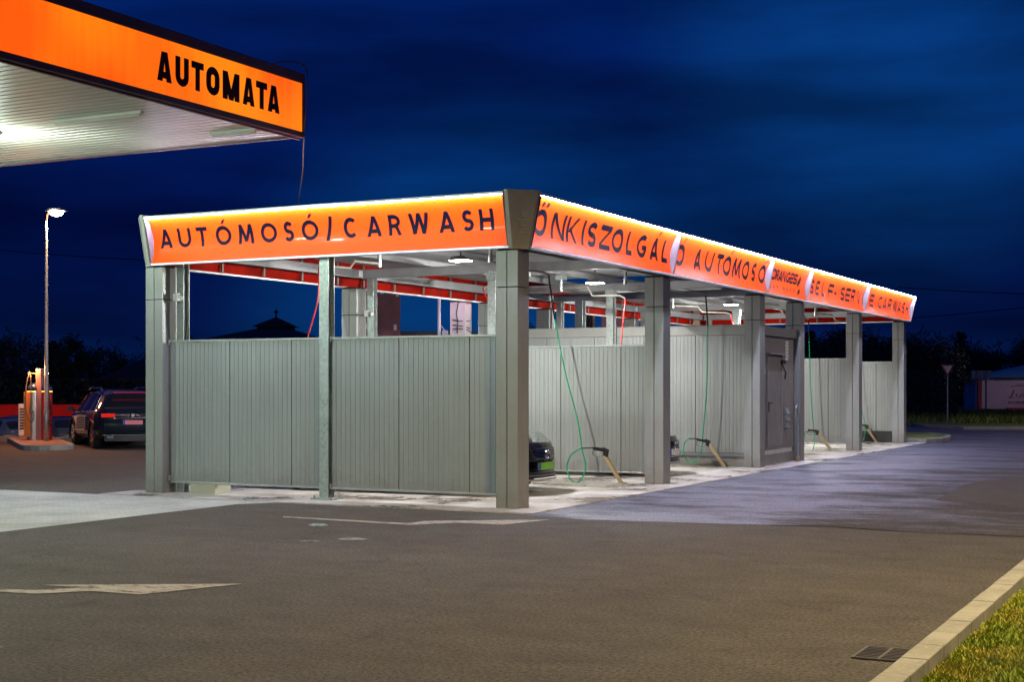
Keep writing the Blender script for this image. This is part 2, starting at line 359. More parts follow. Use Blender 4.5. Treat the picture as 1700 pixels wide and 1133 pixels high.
# apron strip right of the wash, and everything behind
sheet('road', [(-8.34, 16.6), (-7.4, 16.45), (-6.4, 16.62), (-5.3, 16.8), (-4.4, 17.02), (-3.4, 16.78), (-2.6, 16.84), (-1.795, 16.80), (-1.795, 60), (-8.34, 60)], .004, M['asph2'])
sheet('road', [(-60, 16.8), (-15.9, 16.8), (-15.9, 31.2), (-60, 31.2)], .004, M['asph'])
sheet('road', [(-60, 60.2), (-8.34, 43.2), (-8.34, 60.2)], .003, M['asph2'])
sheet('road', [(-30, 60.004), (40, 60.004), (40, 66), (-30, 58)], .002, M['asph'])
# dry patch on the apron
M['dry'] = asphalt('dry_asphalt', (.042, .036, .032), (.05, .043, .037))
P = [G(*p) for p in ((1552, 832), (1600, 806), (1640, 798), (1760, 793), (1760, 852), (1700, 846), (1640, 841))]
sheet('road', [(p.x, p.y) for p in P], .008, M['dry'])
# wash floor slab
fb = MB(); fb.box(-15.9, -8.35, 16.85, 43.1, -.05, .012)
wf = tag(fb.build('pavement', M['floor']), kind='structure')
# pavers on the left
M['paver'] = bpy.data.materials.new('pavers'); M['paver'].use_nodes = True
def paver_mat(m):
    t = m.node_tree; b = t.nodes['Principled BSDF']; co = N(t, 'ShaderNodeTexCoord')
    br = N(t, 'ShaderNodeTexBrick'); br.inputs['Scale'].default_value = 5.0; br.inputs['Mortar Size'].default_value = .012; br.inputs['Color1'].default_value = (.50, .51, .48, 1); br.inputs['Color2'].default_value = (.42, .43, .40, 1); br.inputs['Mortar'].default_value = (.30, .32, .26, 1)
    t.links.new(co.outputs['Object'], br.inputs['Vector'])
    nz = N(t, 'ShaderNodeTexNoise', Scale=.8, Detail=8.0, Roughness=.65); t.links.new(co.outputs['Object'], nz.inputs['Vector'])
    rr = N(t, 'ShaderNodeMapRange'); rr.inputs[1].default_value = .3; rr.inputs[2].default_value = .7; rr.inputs[3].default_value = .62; rr.inputs[4].default_value = 1.15; t.links.new(nz.outputs[0], rr.inputs[0])
    mx = N(t, 'ShaderNodeMix', data_type='RGBA', blend_type='MULTIPLY'); mx.inputs[0].default_value = 1
    t.links.new(br.outputs[0], mx.inputs[6]); t.links.new(rr.outputs[0], mx.inputs[7]); t.links.new(mx.outputs[2], b.inputs['Base Color']); b.inputs['Roughness'].default_value = .75
    bp = N(t, 'ShaderNodeBump', Strength=.5, Distance=.006); t.links.new(br.outputs['Fac'], bp.inputs['Height']); bp.invert = True; t.links.new(bp.outputs[0], b.inputs['Normal'])
paver_mat(M['paver'])
sheet('pavement', [(-26, -6), (-12.8, -6), (-12.8, 16.3), (-12.4, 16.85), (-26, 16.85)], .004, M['paver'])
# worn lane arrows
M['paint'] = bpy.data.materials.new('worn_paint'); M['paint'].use_nodes = True
def paint_mat(m):
    t = m.node_tree; b = t.nodes['Principled BSDF']; o = t.nodes['Material Output']; co = N(t, 'ShaderNodeTexCoord')
    b.inputs['Base Color'].default_value = (.46, .42, .36, 1); b.inputs['Roughness'].default_value = .7
    mp_ = N(t, 'ShaderNodeMapping'); mp_.inputs['Scale'].default_value = (1, 3.5, 1); t.links.new(co.outputs['Object'], mp_.inputs[0])
    nz = N(t, 'ShaderNodeTexNoise', Scale=4.0, Detail=10.0, Roughness=.8); t.links.new(mp_.outputs[0], nz.inputs['Vector'])
    rr = N(t, 'ShaderNodeMapRange'); rr.inputs[1].default_value = .36; rr.inputs[2].default_value = .52; rr.inputs[3].default_value = .12; rr.inputs[4].default_value = .85; t.links.new(nz.outputs[0], rr.inputs[0])
    tr = N(t, 'ShaderNodeBsdfTransparent'); ms = N(t, 'ShaderNodeMixShader'); t.links.new(rr.outputs[0], ms.inputs[0]); t.links.new(tr.outputs[0], ms.inputs[1]); t.links.new(b.outputs[0], ms.inputs[2]); t.links.new(ms.outputs[0], o.inputs[0])
paint_mat(M['paint'])
def marking(polys, z=.008):
    b = MB()
    for poly in polys:
        pts = [G(*p) for p in poly]; b.add([(p.x, p.y, z) for p in pts], [tuple(range(len(pts)))])
    return tag(b.build('road_marking', M['paint']), kind='structure')
marking([[(70.6, 973.4), (403, 971.5), (232, 989.5), (150, 983.5), (60, 988.3), (0, 985), (-60, 982), (-60, 978), (0, 980.5), (60, 982), (141, 977.8)]])
marking([[(470, 858.8), (678, 870.4), (706, 866.6), (914.6, 864.4), (834, 873), (760, 869.4), (678, 873.4), (470, 860.6)]])
# puddle spots
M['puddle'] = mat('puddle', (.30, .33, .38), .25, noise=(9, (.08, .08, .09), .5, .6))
for (x, y, a, b_) in ((528, 873, 17, 2.6), (585, 896.5, 24, 2.2), (514, 899.6, 17, 1.2)):
    pts = [G(x + a * math.cos(t) * (1 + .12 * math.sin(3 * t)), y + b_ * math.sin(t)) for t in np.linspace(0, 2 * math.pi, 18)[:-1]]
    b = MB(); b.add([(p.x, p.y, .006) for p in pts], [tuple(range(len(pts)))]); tag(b.build('puddle', M['puddle']), kind='structure')

# kerb on the right, individual stones
M['kerb'] = mat('kerb_concrete', (.33, .325, .29), .85, noise=(2.5, (.22, .22, .19), .38, .66), n2=(30, (.42, .41, .37), .55, .7), bump=(60, .3, .004))
kb = MB(); y = -6.0
while y < 60:
    kb.box(-1.79, -1.63, y, y + .492, -.12, .10 + .002 * math.sin(y * 7)); y += .5
tag(kb.build('kerb', M['kerb'], bevel=.006), kind='structure')
# grass verge
M['soil'] = mat('verge_soil', (.19, .28, .02), .95, noise=(2.2, (.34, .27, .13), .60, .68), bump=(25, .6, .02))
vb = MB(); nx2, ny2 = 26, 110; random.seed(4)
xs = np.linspace(-1.88, 14, nx2) ** 1; ys = np.linspace(-8, 58, ny2)
xs = [-1.63 + (15.9) * (i / (nx2 - 1)) ** 2 for i in range(nx2)]
vb.v = [(x, y_, -.035 + .02 * math.sin(x * 3.1 + y_ * 2.3) * math.sin(y_ * 1.7) + (.02 * math.sin(y_ * 5 + x * 4) if i > 0 else 0)) for y_ in ys for i, x in enumerate(xs)]
vb.f = [(j * nx2 + i, j * nx2 + i + 1, (j + 1) * nx2 + i + 1, (j + 1) * nx2 + i) for j in range(ny2 - 1) for i in range(nx2 - 1)]
tag(vb.build('verge_ground', M['soil'], smooth=True), kind='structure')
M['grass'] = mat('grass_blades', (.30, .38, .010), .6, noise=(1.9, (.48, .42, .05), .42, .6), n2=(7, (.14, .24, .01), .5, .7))
def grass(name, n, fn, h0, h1, label=None, m=None):
    rng = random.Random(n); V = []; Fc = []
    for _ in range(n):
        q = fn(rng)
        if q is None: continue
        x, y_, z = q; h = rng.uniform(h0, h1); a = rng.uniform(0, 6.283); w = h * .08 + .003; l = rng.uniform(.15, .8) * h; b2 = rng.uniform(0, 6.283)
        dx, dy = math.cos(a) * w, math.sin(a) * w; lx, ly = math.cos(b2) * l, math.sin(b2) * l; o = len(V)
        V += [(x - dx, y_ - dy, z), (x + dx, y_ + dy, z), (x + dx * .7 + lx * .4, y_ + dy * .7 + ly * .4, z + h * .62), (x - dx * .7 + lx * .4, y_ - dy * .7 + ly * .4, z + h * .62), (x + lx, y_ + ly, z + h)]
        Fc += [(o, o + 1, o + 2, o + 3), (o + 3, o + 2, o + 4)]
    me = bpy.data.meshes.new(name); me.from_pydata(V, [], Fc); me.materials.append(m or M['grass'])
    o = bpy.data.objects.new(name, me); COL.objects.link(o); return tag(o, label, 'grass', kind='stuff')
def near(rng):
    y_ = 6.2 + 12 * rng.random() ** 1.4; x = -1.615 + 2.6 * rng.random() ** 1.5
    c = math.sin(x * 2.7 + 1) * math.sin(y_ * 1.9) + .6 * math.sin(x * 7 + y_ * 3.3)
    if c < -.75 and rng.random() < .85: return None
    return x, y_, -.03
grass('verge_grass', 150000, near, .028, .07, 'short green grass verge lit yellow beside the kerb at lower right')

# drain grate in the road
dg = empty('drain_grate', (-2.0, 9.05, .0), 0, 'iron drain grate of parallel bars sunk in the asphalt by the kerb', 'drain grate')
M['iron'] = mat('cast_iron', (.13, .115, .09), .6, .5)
b = MB(); b.box(-.15, .15, -.20, .20, .001, .004); local(b, 'pit', mat('pit_dark', (.035, .03, .025), .9), dg)  # flat dark sheet under the bars
b = MB()
for i in range(8): yy = -.185 + i * .05; b.box(-.15, .15, yy, yy + .016, .005, .011)
b.box(-.010, .010, -.20, .20, .0045, .0125); b.box(-.165, -.151, -.215, .215, .001, .012); b.box(.151, .165, -.215, .215, .001, .012); b.box(-.15, .15, -.215, -.202, .001, .0118); b.box(-.15, .15, .202, .215, .001, .0118)
local(b, 'bars', M['iron'], dg)

# ================================================================== CAR WASH
PW = .34                                                     # pillar width
YS = [17.36, 22.86, 28.36, 31.36, 36.86, 42.36]
XF, XR, XM = -9.16, -15.42, -12.2                             # near pillar x0, rear pillar x0, middle posts
SX, SY = -8.70, 17.28                                         # lower outer plane of the signs
RX, FY = -15.49, 42.84
CW = empty('car_wash', (-12.1, 30, 0), 0, 'grey open self service car wash with long orange illuminated fascia signs', 'car wash')

def pillar(x0, y0):
    b = MB(); g = .006; zj = 3.06
    for (za, zb) in ((.0, zj - g), (zj + g, 3.565)):
        # two facing shells per side leave a central groove on each face
        for ix in (0, 1):
            for iy in (0, 1):
                xa = x0 + ix * (PW / 2) + (g if ix else 0); xb = x0 + (ix + 1) * (PW / 2) - (0 if ix else g)
                ya = y0 + iy * (PW / 2); yb = y0 + (iy + 1) * (PW / 2)
                if iy == 0: b.box(xa, xb, ya, yb - .0, za + (.012 if za == 0 else 0), zb)
                else: b.box(xa, xb, ya + .001, yb, za + (.012 if za == 0 else 0), zb)
    o = world(b, 'pillar', M['clad'], CW, bevel=.004)
    c = MB(); c.box(x0 + .02, x0 + PW - .02, y0 + .02, y0 + PW - .02, .012, 3.6)
    world(c, 'pillar_core', M['gap'], o) if False else None
    c.v = [tuple(Vector(p) - Vector(CW.location)) for p in c.v]; q = c.build('core', M['gap']); q.parent = o
    return o
for y0 in YS:
    pillar(XF, y0); pillar(XR, y0)

# galvanised H columns in the middle and inside the rear pillars
def hcol(x, y, z0, z1, w=.16, parent=CW, name='steel_column', plate=True, m='galv'):
    b = MB(); t = .010
    b.box(x - w / 2, x + w / 2, y - w / 2, y - w / 2 + t, z0, z1); b.box(x - w / 2, x + w / 2, y + w / 2 - t, y + w / 2, z0, z1)
    b.box(x - t / 2, x + t / 2, y - w / 2 + t, y + w / 2 - t, z0, z1)
    if y < 18 and plate and name == 'steel_column':
        for zz in (1.15, 1.22, 1.48, 1.56, 3.05, 3.2):
            for sx in (-.055, .055): b.tube([(x + sx, y - w / 2 - .006, zz), (x + sx, y - w / 2 + .002, zz)], .009, 6)
    o = world(b, name, M[m], parent)
    if plate:
        p = MB(); p.box(x - .19, x + .19, y - .15, y + .15, z0 + .001, z0 + .025)
        for sx in (-.15, .15):
            for sy in (-.11, .11): p.lathe([(.016, z0 + .025), (.016, z0 + .045), (.008, z0 + .046), (.008, z0 + .075)], 6, Matrix.Translation((x + sx, y + sy, 0)))
        p.v = [tuple(Vector(q) - Vector(parent.location)) for q in p.v]; q = p.build('base_plate', M['galv']); q.parent = o
    return o
hcol(-12.08, 17.52, .012, 3.80)
for y0 in (22.84, 28.26, 36.84, 42.5): hcol(-12.10, y0, .012, 3.62)
for y0 in YS: hcol(XR + PW + .16, y0 + .30, .012, 3.78, .14, plate=False)
for y0 in YS: hcol(XR + PW + .02, y0 + .44, .012, 3.78, .02, plate=False) if False else None
for y0 in (22.84, 28.26, 36.84, 42.5):
    b = MB(); b.box(-12.20, -12.0, y0 - .10, y0 + .08, 3.625, 3.76)
    for sx in (-.05, 0, .05): b.tube([(-12.1 + sx, y0 - .07, 3.76), (-12.1 + sx, y0 - .07, 3.79)], .009, 6)
    world(b, 'head_plate', M['galv'], CW)
hcol(-14.3, 31.5, 2.99, 3.78, .2, plate=False)

# ribbed partition panels
def ribbed(x0, x1, Y, z0, z1, parent=CW, seams=1.2, name='wall_panel', axis='x', rail=True, th=.06, m='panel', mside=-1):
    """Axis x: panel runs along X at front plane Y; axis y: runs along Y at plane X=Y."""
    b = MB(); pts = []; a = x0; k = 0; p = .083
    prof = []
    while a < x1 - .001:
        e = min(a + p, x1); seam = (k % 14 == 13)
        gdep = .026 if seam else .004; gw = .016 if seam else .012
        prof += [(a, 0), (max(a, e - gw), 0), (max(a, e - gw * .7), gdep), (max(a, e - gw * .3), gdep)]
        if k % 2 == 0: prof[-4] = (a, 0); prof.insert(-3, (a + (e - a) * .5, .0022))
        a = e; k += 1
    prof.append((x1, 0))
    n = len(prof); s = 1 if mside < 0 else -1
    def P3(u, dpt, z):
        return (u, Y + s * dpt, z) if axis == 'x' else (Y - s * dpt, u, z)
    vs = []
    for z in (z0, z1):
        for (u, dd) in prof: vs.append(P3(u, dd, z))
    fs = [(i, i + 1, n + i + 1, n + i) for i in range(n - 1)]
    b.add(vs, fs)
    # mirrored back side
    vs2 = []
    for z in (z0, z1):
        for (u, dd) in prof: vs2.append(P3(u, th - dd, z))
    b.add(vs2, fs)
    b.add([P3(x0, .001, z0), P3(x1, .001, z0), P3(x1, th - .001, z0), P3(x0, th - .001, z0)], [(0, 1, 2, 3)])
    b.add([P3(x0, .001, z0), P3(x0, th - .001, z0), P3(x0, th - .001, z1), P3(x0, .001, z1)], [(0, 1, 2, 3)])
    b.add([P3(x1, .001, z0), P3(x1, th - .001, z0), P3(x1, th - .001, z1), P3(x1, .001, z1)], [(0, 1, 2, 3)])
    b.add([P3(x0, .001, z1), P3(x1, .001, z1), P3(x1, th - .001, z1), P3(x0, th - .001, z1)], [(0, 1, 2, 3)])
    o = world(b, name, M[m], parent)
    if rail:
        for (za, zb, pr, nm) in ((z1 + .001, z1 + .035, .012, 'top_rail'), (z0 - .03, z0 - .001, .006, 'bottom_rail')):
            r = MB()
            p0 = P3(x0 - .01, -pr, za); p1 = P3(x1 + .01, th + pr, zb)
            r.box(p0[0], p1[0], p0[1], p1[1], za, zb)
            r.v = [tuple(Vector(q) - Vector(parent.location)) for q in r.v]; q = r.build(nm, M['rail'], bevel=.004); q.parent = o
    return o
ZP0, ZP1 = .20, 2.385
ribbed(-15.02, -12.19, 17.50, ZP0, ZP1); ribbed(-11.97, -9.17, 17.50, ZP0, ZP1)
for y0 in (23.0, 37.0, 42.5):
    ribbed(-15.02, -12.19, y0, ZP0, ZP1); ribbed(-11.98, -9.18, y0, ZP0, ZP1)
# kick plates: dark rubber below the far end wall
b = MB(); b.box(-15.0, -9.2, 42.46, 42.49, .03, .36); world(b, 'kick_plate', M['gap'], CW)
# feet blocks under the front panels
b = MB(); b.box(-14.62, -14.14, 17.48, 17.86, .013, .168); world(b, 'footing_block', mat('footing', (.40, .39, .30), .7), CW)
# brackets where panels meet the posts
for (x, z) in ((-15.045, 2.40), (-15.045, .26), (-11.985, 2.40), (-12.175, 2.40), (-12.175, .22), (-11.985, .22)): b = MB(); b.box(x - .012, x + .012, 17.47, 17.56, z - .05, z + .03); world(b, 'bracket', M['galv'], CW)

# roof: beams, decks, perimeter
def ibeam(x0, x1, y0, y1, z0, z1, name='roof_beam', axis='x', parent=CW, m='beam'):
    b = MB(); t = .010
    if axis == 'x':
        b.box(x0, x1, y0, y1, z0, z0 + t); b.box(x0, x1, y0, y1, z1 - t, z1); ym = (y0 + y1) / 2; b.box(x0, x1, ym - .004, ym + .004, z0 + t, z1 - t)
    else:
        b.box(x0, x1, y0, y1, z0, z0 + t); b.box(x0, x1, y0, y1, z1 - t, z1); xm = (x0 + x1) / 2; b.box(xm - .004, xm + .004, y0, y1, z0 + t, z1 - t)
    return world(b, name, M[m], parent)
for y0 in YS: ibeam(-15.04, -9.13, y0 + .10, y0 + .24, 3.765, 3.93)
for x0 in (XR + .25, -9.12): ibeam(x0, x0 + .12, 17.35, 42.7, 3.77, 3.93, axis='y')
for x0 in (-13.6, -12.16, -10.7): ibeam(x0, x0 + .10, 17.35, 42.7, 3.935, 4.05, axis='y')
# fascia rear frames (brackets seen from inside)
def deck(y0, y1):
    b = MB(); zb = 4.07; pr = []; y = y0; k = 0
    while y < y1: pr += [(y, zb), (y + .10, zb), (y + .13, zb + .04), (y + .17, zb + .04)]; y += .20
    n = len(pr); vs = [(x, q[0], q[1]) for x in (-15.40, -8.80) for q in pr]
    vs += [(x, q[0], q[1] + .006) for x in (-15.40, -8.80) for q in pr]
    fs = [(i, i + 1, n + i + 1, n + i) for i in range(n - 1)]
    fs += [(2 * n + i, 2 * n + i + 1, 3 * n + i + 1, 3 * n + i) for i in range(n - 1)]
    b.add(vs, fs); return world(b, 'roof_deck', M['deck'], CW)
deck(17.34, 28.55); deck(31.5, 42.6)

# ------------------------------------------------ fascia signs
ZB, ZT = 3.60, 4.335
def sgn_profile(v):
    """offset outward and height of the concave film for 0<=v<=1"""
    return -.012 + .105 * v - .092 * 4 * v * (1 - v), ZB + .025 + (ZT - ZB - .05) * v
class Side:
    def __init__(self, kind): self.k = kind
    def p(self, s, o, z):
        if self.k == 'front': return (s, SY - o, z)
        if self.k == 'right': return (SX + o, s, z)
        if self.k == 'rear': return (RX - o, s, z)
        return (s, FY + o, z)
def sign(side, s0, s1, name='sign_box', endcap=(True, True)):
    sd = Side(side); NV = 16
    root = MB(); n = 2 + int((s1 - s0) / .6); ss = np.linspace(s0, s1, n)
    vs = [sd.p(s, *sgn_profile(v)) for s in ss for v in np.linspace(0, 1, NV + 1)]
    fs = [(i * (NV + 1) + j, (i + 1) * (NV + 1) + j, (i + 1) * (NV + 1) + j + 1, i * (NV + 1) + j + 1) for i in range(n - 1) for j in range(NV)]
    root.add(vs, fs); film = world(root, name, M['film'], CW, smooth=True)
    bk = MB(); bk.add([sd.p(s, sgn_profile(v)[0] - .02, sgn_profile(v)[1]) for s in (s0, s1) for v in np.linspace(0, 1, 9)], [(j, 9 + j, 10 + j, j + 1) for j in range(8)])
    def sub(b, nm, m, bevel=0):
        b.v = [tuple(Vector(q) - Vector(CW.location)) for q in b.v]; o = b.build(nm, m, bevel=bevel); o.parent = film; return o
    sub(bk, 'added_backing', M['added_backing'])
    def sbox(b, a0, a1, o0, o1, z0, z1):
        p0 = sd.p(a0, o0, z0); p1 = sd.p(a1, o1, z1); b.box(p0[0], p1[0], p0[1], p1[1], z0, z1)
    b = MB(); sbox(b, s0, s1, -.07, .004, ZB - .012, ZB + .020); sub(b, 'lower_rail', M['whiterail'], .004)
    b = MB(); sbox(b, s0, s1, .05, .165, ZT - .018, ZT + .014); sub(b, 'upper_rail', M['whiterail'], .004)
    b = MB(); sbox(b, s0 + .03, s1 - .03, .122, .150, ZT - .030, ZT - .0185); sub(b, 'led_strip', M['led'])
    # lens shaped end plates
    for s_, on in ((s0 + .001, endcap[0]), (s1 - .019, endcap[1])):
        if not on: continue
        b = MB(); cur = [sgn_profile(v) for v in np.linspace(0, 1, 15)]
        ring = [(o, z) for o, z in cur] + [(.160, ZT - .019), (.002, ZB + .0205)]
        b.prism([sd.p(s_, o, z) for o, z in ring], [sd.p(s_ + .018, o, z) for o, z in ring]); sub(b, 'end_plate', M['white'])
    # back frame struts
    q = s0 + .5
    while q < s1 - .3:
        b = MB()
        oo = [(-.10, ZB + .03), (-.115, ZB + .35), (-.04, ZT - .02)]
        for (oa, za), (ob, zb) in zip(oo[:-1], oo[1:]):
            b.prism([sd.p(q, oa - .03, za), sd.p(q + .045, oa - .03, za), sd.p(q + .045, oa - .005, za), sd.p(q, oa - .005, za)],
                    [sd.p(q, ob - .03, zb), sd.p(q + .045, ob - .03, zb), sd.p(q + .045, ob - .005, zb), sd.p(q, ob - .005, zb)])
        sub(b, 'strut', M['strut']); q += 1.15
    return film
EX0, EX1 = RX + .24, SX - .225                               # front sign span
RB = [SY + .245, 23.03, 28.53, 31.53, 37.03, 42.80]
signs = {}
signs['front'] = sign('front', EX0, EX1)
for i in range(5): signs[i] = sign('right', RB[i], RB[i + 1])
for i in range(5): sign('rear', RB[i], RB[i + 1])
sign('far', RX + .02, SX - .05)

# ------------------------------------------------ lettering drawn as strokes
def glyph(ch, w, h, t):
    """list of quads strips: ('poly', pts, closed) centre lines or ('quad', 4 pts)"""
    L = []
    c = ch
    acc = None
    if c in 'ÓÖÁ': acc = {'Ó': 'a', 'Á': 'a', 'Ö': 'u'}[c]; c = {'Ó': 'O', 'Ö': 'O', 'Á': 'A'}[c]
    def arc(cx, cy, rx, ry, a0, a1, n=20): return [(cx + rx * math.cos(R(a0 + (a1 - a0) * i / n)), cy + ry * math.sin(R(a0 + (a1 - a0) * i / n))) for i in range(n + 1)]
    def line(a, b): L.append(('poly', [a, b], False))
    def para(xb, xt, tx, y0=0, y1=None): L.append(('quad', [(xb, y0), (xb + tx, y0), (xt + tx, h if y1 is None else y1), (xt, h if y1 is None else y1)]))
    tx = t * 1.06
    if c == 'O': L.append(('poly', arc(w / 2, h / 2, (w - t) / 2, (h - t) / 2, 0, 360, 30)[:-1], True))
    elif c == 'C': L.append(('poly', arc(w / 2 + w * .04, h / 2, (w - t) / 2, (h - t) / 2, 48, 312, 24), False))
    elif c == 'G':
        L.append(('poly', arc(w / 2, h / 2, (w - t) / 2, (h - t) / 2, 52, 352, 24), False)); line((w * .52, h * .45), (w - t * .1, h * .45))
    elif c == 'U': L.append(('poly', [(t / 2, h)] + arc(w / 2, (w - t) / 2 + t / 2, (w - t) / 2, (w - t) / 2, 180, 360, 16) + [(w - t / 2, h)], False))
    elif c == 'S':
        ry = (h - t) / 4; rx = (w - t) / 2
        L.append(('poly', arc(w / 2, h - t / 2 - ry, rx * .95, ry, 28, 265, 14) + arc(w / 2, t / 2 + ry, rx, ry, 88, -152, 14), False))
    elif c == 'A': para(0, w / 2 - tx / 2, tx); L.append(('quad', [(w - tx, 0), (w, 0), (w / 2 + tx / 2, h), (w / 2 - tx / 2, h)])); line((w * .22, h * .27), (w * .78, h * .27))
    elif c == 'V': para(w / 2 - tx / 2, 0, tx); para(w / 2 - tx / 2, w - tx, tx)
    elif c == 'W':
        para(w * .27 - tx / 2, 0, tx); para(w * .27 - tx / 2, w / 2 - tx / 2, tx); para(w * .73 - tx / 2, w / 2 - tx / 2, tx); para(w * .73 - tx / 2, w - tx, tx)
    elif c == 'M':
        para(0, w * .10, tx); para(w - tx, w * .90 - tx, tx); para(w / 2 - tx / 2, w * .10, tx, h * .12); para(w / 2 - tx / 2, w * .90 - tx, tx, h * .12)
    elif c == 'N': line((t / 2, 0), (t / 2, h)); line((w - t / 2, 0), (w - t / 2, h)); para(w - tx * 1.1, .0, tx * 1.1)
    elif c == 'K': line((t / 2, 0), (t / 2, h)); para(t * .7, w - tx, tx, h * .40); para(w - tx, t * 1.0, tx, 0, h * .58)
    elif c == 'T': line((0, h - t / 2), (w, h - t / 2)); line((w / 2, 0), (w / 2, h - t))
    elif c == 'L': line((t / 2, 0), (t / 2, h)); line((t, t / 2), (w, t / 2))
    elif c == 'E': line((t / 2, 0), (t / 2, h)); [line((t, y), (w, y)) for y in (t / 2, h / 2, h - t / 2)]
    elif c == 'F': line((t / 2, 0), (t / 2, h)); [line((t, y), (w, y)) for y in (h * .5, h - t / 2)]
    elif c == 'H': line((t / 2, 0), (t / 2, h)); line((w - t / 2, 0), (w - t / 2, h)); line((t, h / 2), (w - t, h / 2))
    elif c == 'I': line((w / 2, 0), (w / 2, h))
    elif c == 'Z': line((0, h - t / 2), (w, h - t / 2)); line((0, t / 2), (w, t / 2)); para(0, w - tx * 1.1, tx * 1.1, t, h - t)
    elif c == 'R':
        line((t / 2, 0), (t / 2, h)); r = h * .27
        L.append(('poly', [(t, h - t / 2)] + arc(w * .90 - r - t / 2, h - t / 2 - r + t * .25, r, r - t * .25, 90, -90, 12) + [(t, h - 2 * r + t * 0)], False)); para(w - tx * 1.05, w * .42, tx, 0, h * .46)
    elif c == 'B':
        line((t / 2, 0), (t / 2, h))
        for cy in (.27, .75): r = h * .22; L.append(('poly', [(t, cy * h + r)] + arc(w - r - t / 2, cy * h, r, r, 90, -90, 10) + [(t, cy * h - r)], False))
    elif c == '-': line((0, h * .42), (w, h * .42))
    elif c == '/': para(-w * .1, w - tx, tx, -h * .08, h * 1.12)
    if acc == 'a': L.append(('quad', [(w * .46, h * 1.10), (w * .46 + t * .75, h * 1.10), (w * .62 + t * .9, h * 1.30), (w * .62, h * 1.30)]))
    if acc == 'u':
        for q in (.32, .68): L.append(('quad', [(w * q - t * .45, h * 1.10), (w * q + t * .45, h * 1.10), (w * q + t * .5, h * 1.25), (w * q - t * .4, h * 1.25)]))
    return L
def strokes_to(mbd, items, t, fn):
    """fn(x, y, layer) -> 3D"""
    for li, it in enumerate(items):
        if it[0] == 'quad':
            q = it[1]; n = 8; vs = []
            for i in range(n + 1):
                f = i / n; a = (q[0][0] + (q[3][0] - q[0][0]) * f, q[0][1] + (q[3][1] - q[0][1]) * f); b2 = (q[1][0] + (q[2][0] - q[1][0]) * f, q[1][1] + (q[2][1] - q[1][1]) * f)
                vs += [fn(a[0], a[1], li), fn(b2[0], b2[1], li)]
            mbd.add(vs, [(2 * i, 2 * i + 1, 2 * i + 3, 2 * i + 2) for i in range(n)])
        else:
            pts = [Vector((p[0], p[1])) for p in it[1]]
            if len(pts) == 2:
                a, b2 = pts; pts = [a.lerp(b2, i / 8) for i in range(9)]
            else:
                q = []
                for i in range(len(pts) - 1):
                    k = max(1, int((pts[i + 1] - pts[i]).length / .06)); q += [pts[i].lerp(pts[i + 1], j / k) for j in range(k)]
                q.append(pts[-1]); pts = q
            closed = it[2]; n = len(pts); vs = []
            for i, p in enumerate(pts):
                a = pts[(i - 1) % n] if (closed or i > 0) else p; b2 = pts[(i + 1) % n] if (closed or i < n - 1) else p
                d = (b2 - a).normalized(); nn = Vector((-d.y, d.x)) * t / 2
                vs += [fn(p.x + nn.x, p.y + nn.y, li), fn(p.x - nn.x, p.y - nn.y, li)]
            m_ = n if closed else n - 1
            mbd.add(vs, [(2 * i, 2 * i + 1, 2 * ((i + 1) % n) + 1, 2 * ((i + 1) % n)) for i in range(m_)])
def film_o(z):
    v = (z - ZB - .025) / (ZT - ZB - .05); return sgn_profile(v)[0]
def lettering(side, film, chars, z0, z1, t, name='lettering', smax=None, smin=None):
    """chars: (char, left px, right px) measured on the photograph's sign"""
    sd = Side(side)
    for ch, xl, xr in chars:
        b = MB()
        if side == 'front': a = PY(xl, 500, SY + .06).x; c = PY(xr, 500, SY + .06).x
        else: a = PX(xl, 500, SX - .06).y; c = PX(xr, 500, SX - .06).y
        it = glyph(ch, c - a, z1 - z0, t if not isinstance(t, dict) else t.get(ch, t['']))
        def fn(x, y, li):
            s = a + x
            if smax is not None: s = min(s, smax)
            if smin is not None: s = max(s, smin)
            return sd.p(s, film_o(z0 + y) + .003 + .0006 * li, z0 + y)
        strokes_to(b, it, t, fn)
        b.v = [tuple(Vector(q) - Vector(CW.location)) for q in b.v]; o = b.build('letter', M['navy']); o.parent = film
z4 = lambda a: 220 + a / 4.991
z5 = lambda a: 520 + a / 4.2425
z6 = lambda a: 860 + a / 4.2425
z7 = lambda a: 1180 + a / 4.2425
lettering('front', signs['front'], [('A', z4(235), z4(337)), ('U', z4(385), z4(492)), ('T', z4(540), z4(630)), ('Ó', z4(697), z4(825)), ('M', z4(882), z4(1013)), ('O', z4(1070), z4(1203)), ('S', z4(1262), z4(1342)), ('Ó', z4(1408), z4(1546)), ('/', z5(98), z5(150)),
    ('C', z5(216), z5(318)), ('A', z5(382), z5(486)), ('R', z5(536), z5(628)), ('W', z5(680), z5(822)), ('A', z5(890), z5(1001)), ('S', z5(1055), z5(1134)), ('H', z5(1176), z5(1277))], 3.855, 4.145, .055)
lettering('right', signs[0], [('Ö', z6(104), z6(194)), ('N', z6(228), z6(322)), ('K', z6(335), z6(412)), ('I', z6(430), z6(472)), ('S', z6(482), z6(545)), ('Z', z6(567), z6(642)), ('O', z6(655), z6(732)), ('L', z6(757), z6(797)), ('G', z6(832), z6(900)), ('Á', z6(925), z6(982)), ('L', z6(1008), z6(1046))], 3.80, 4.17, .078)
lettering('right', signs[1], [('Ó', z6(1098), z6(1165)), ('A', z6(1235), z6(1282)), ('U', z6(1310), z6(1366)), ('T', z6(1388), z6(1430)), ('Ó', z6(1438), z6(1492)), ('M', z6(1504), z6(1560)), ('O', z7(216), z7(262)), ('S', z7(281), z7(308)), ('Ó', z7(331), z7(377))], 3.80, 4.17, .078, smin=RB[1] + .02)
z9 = lambda a: 1260 + a / 11.33
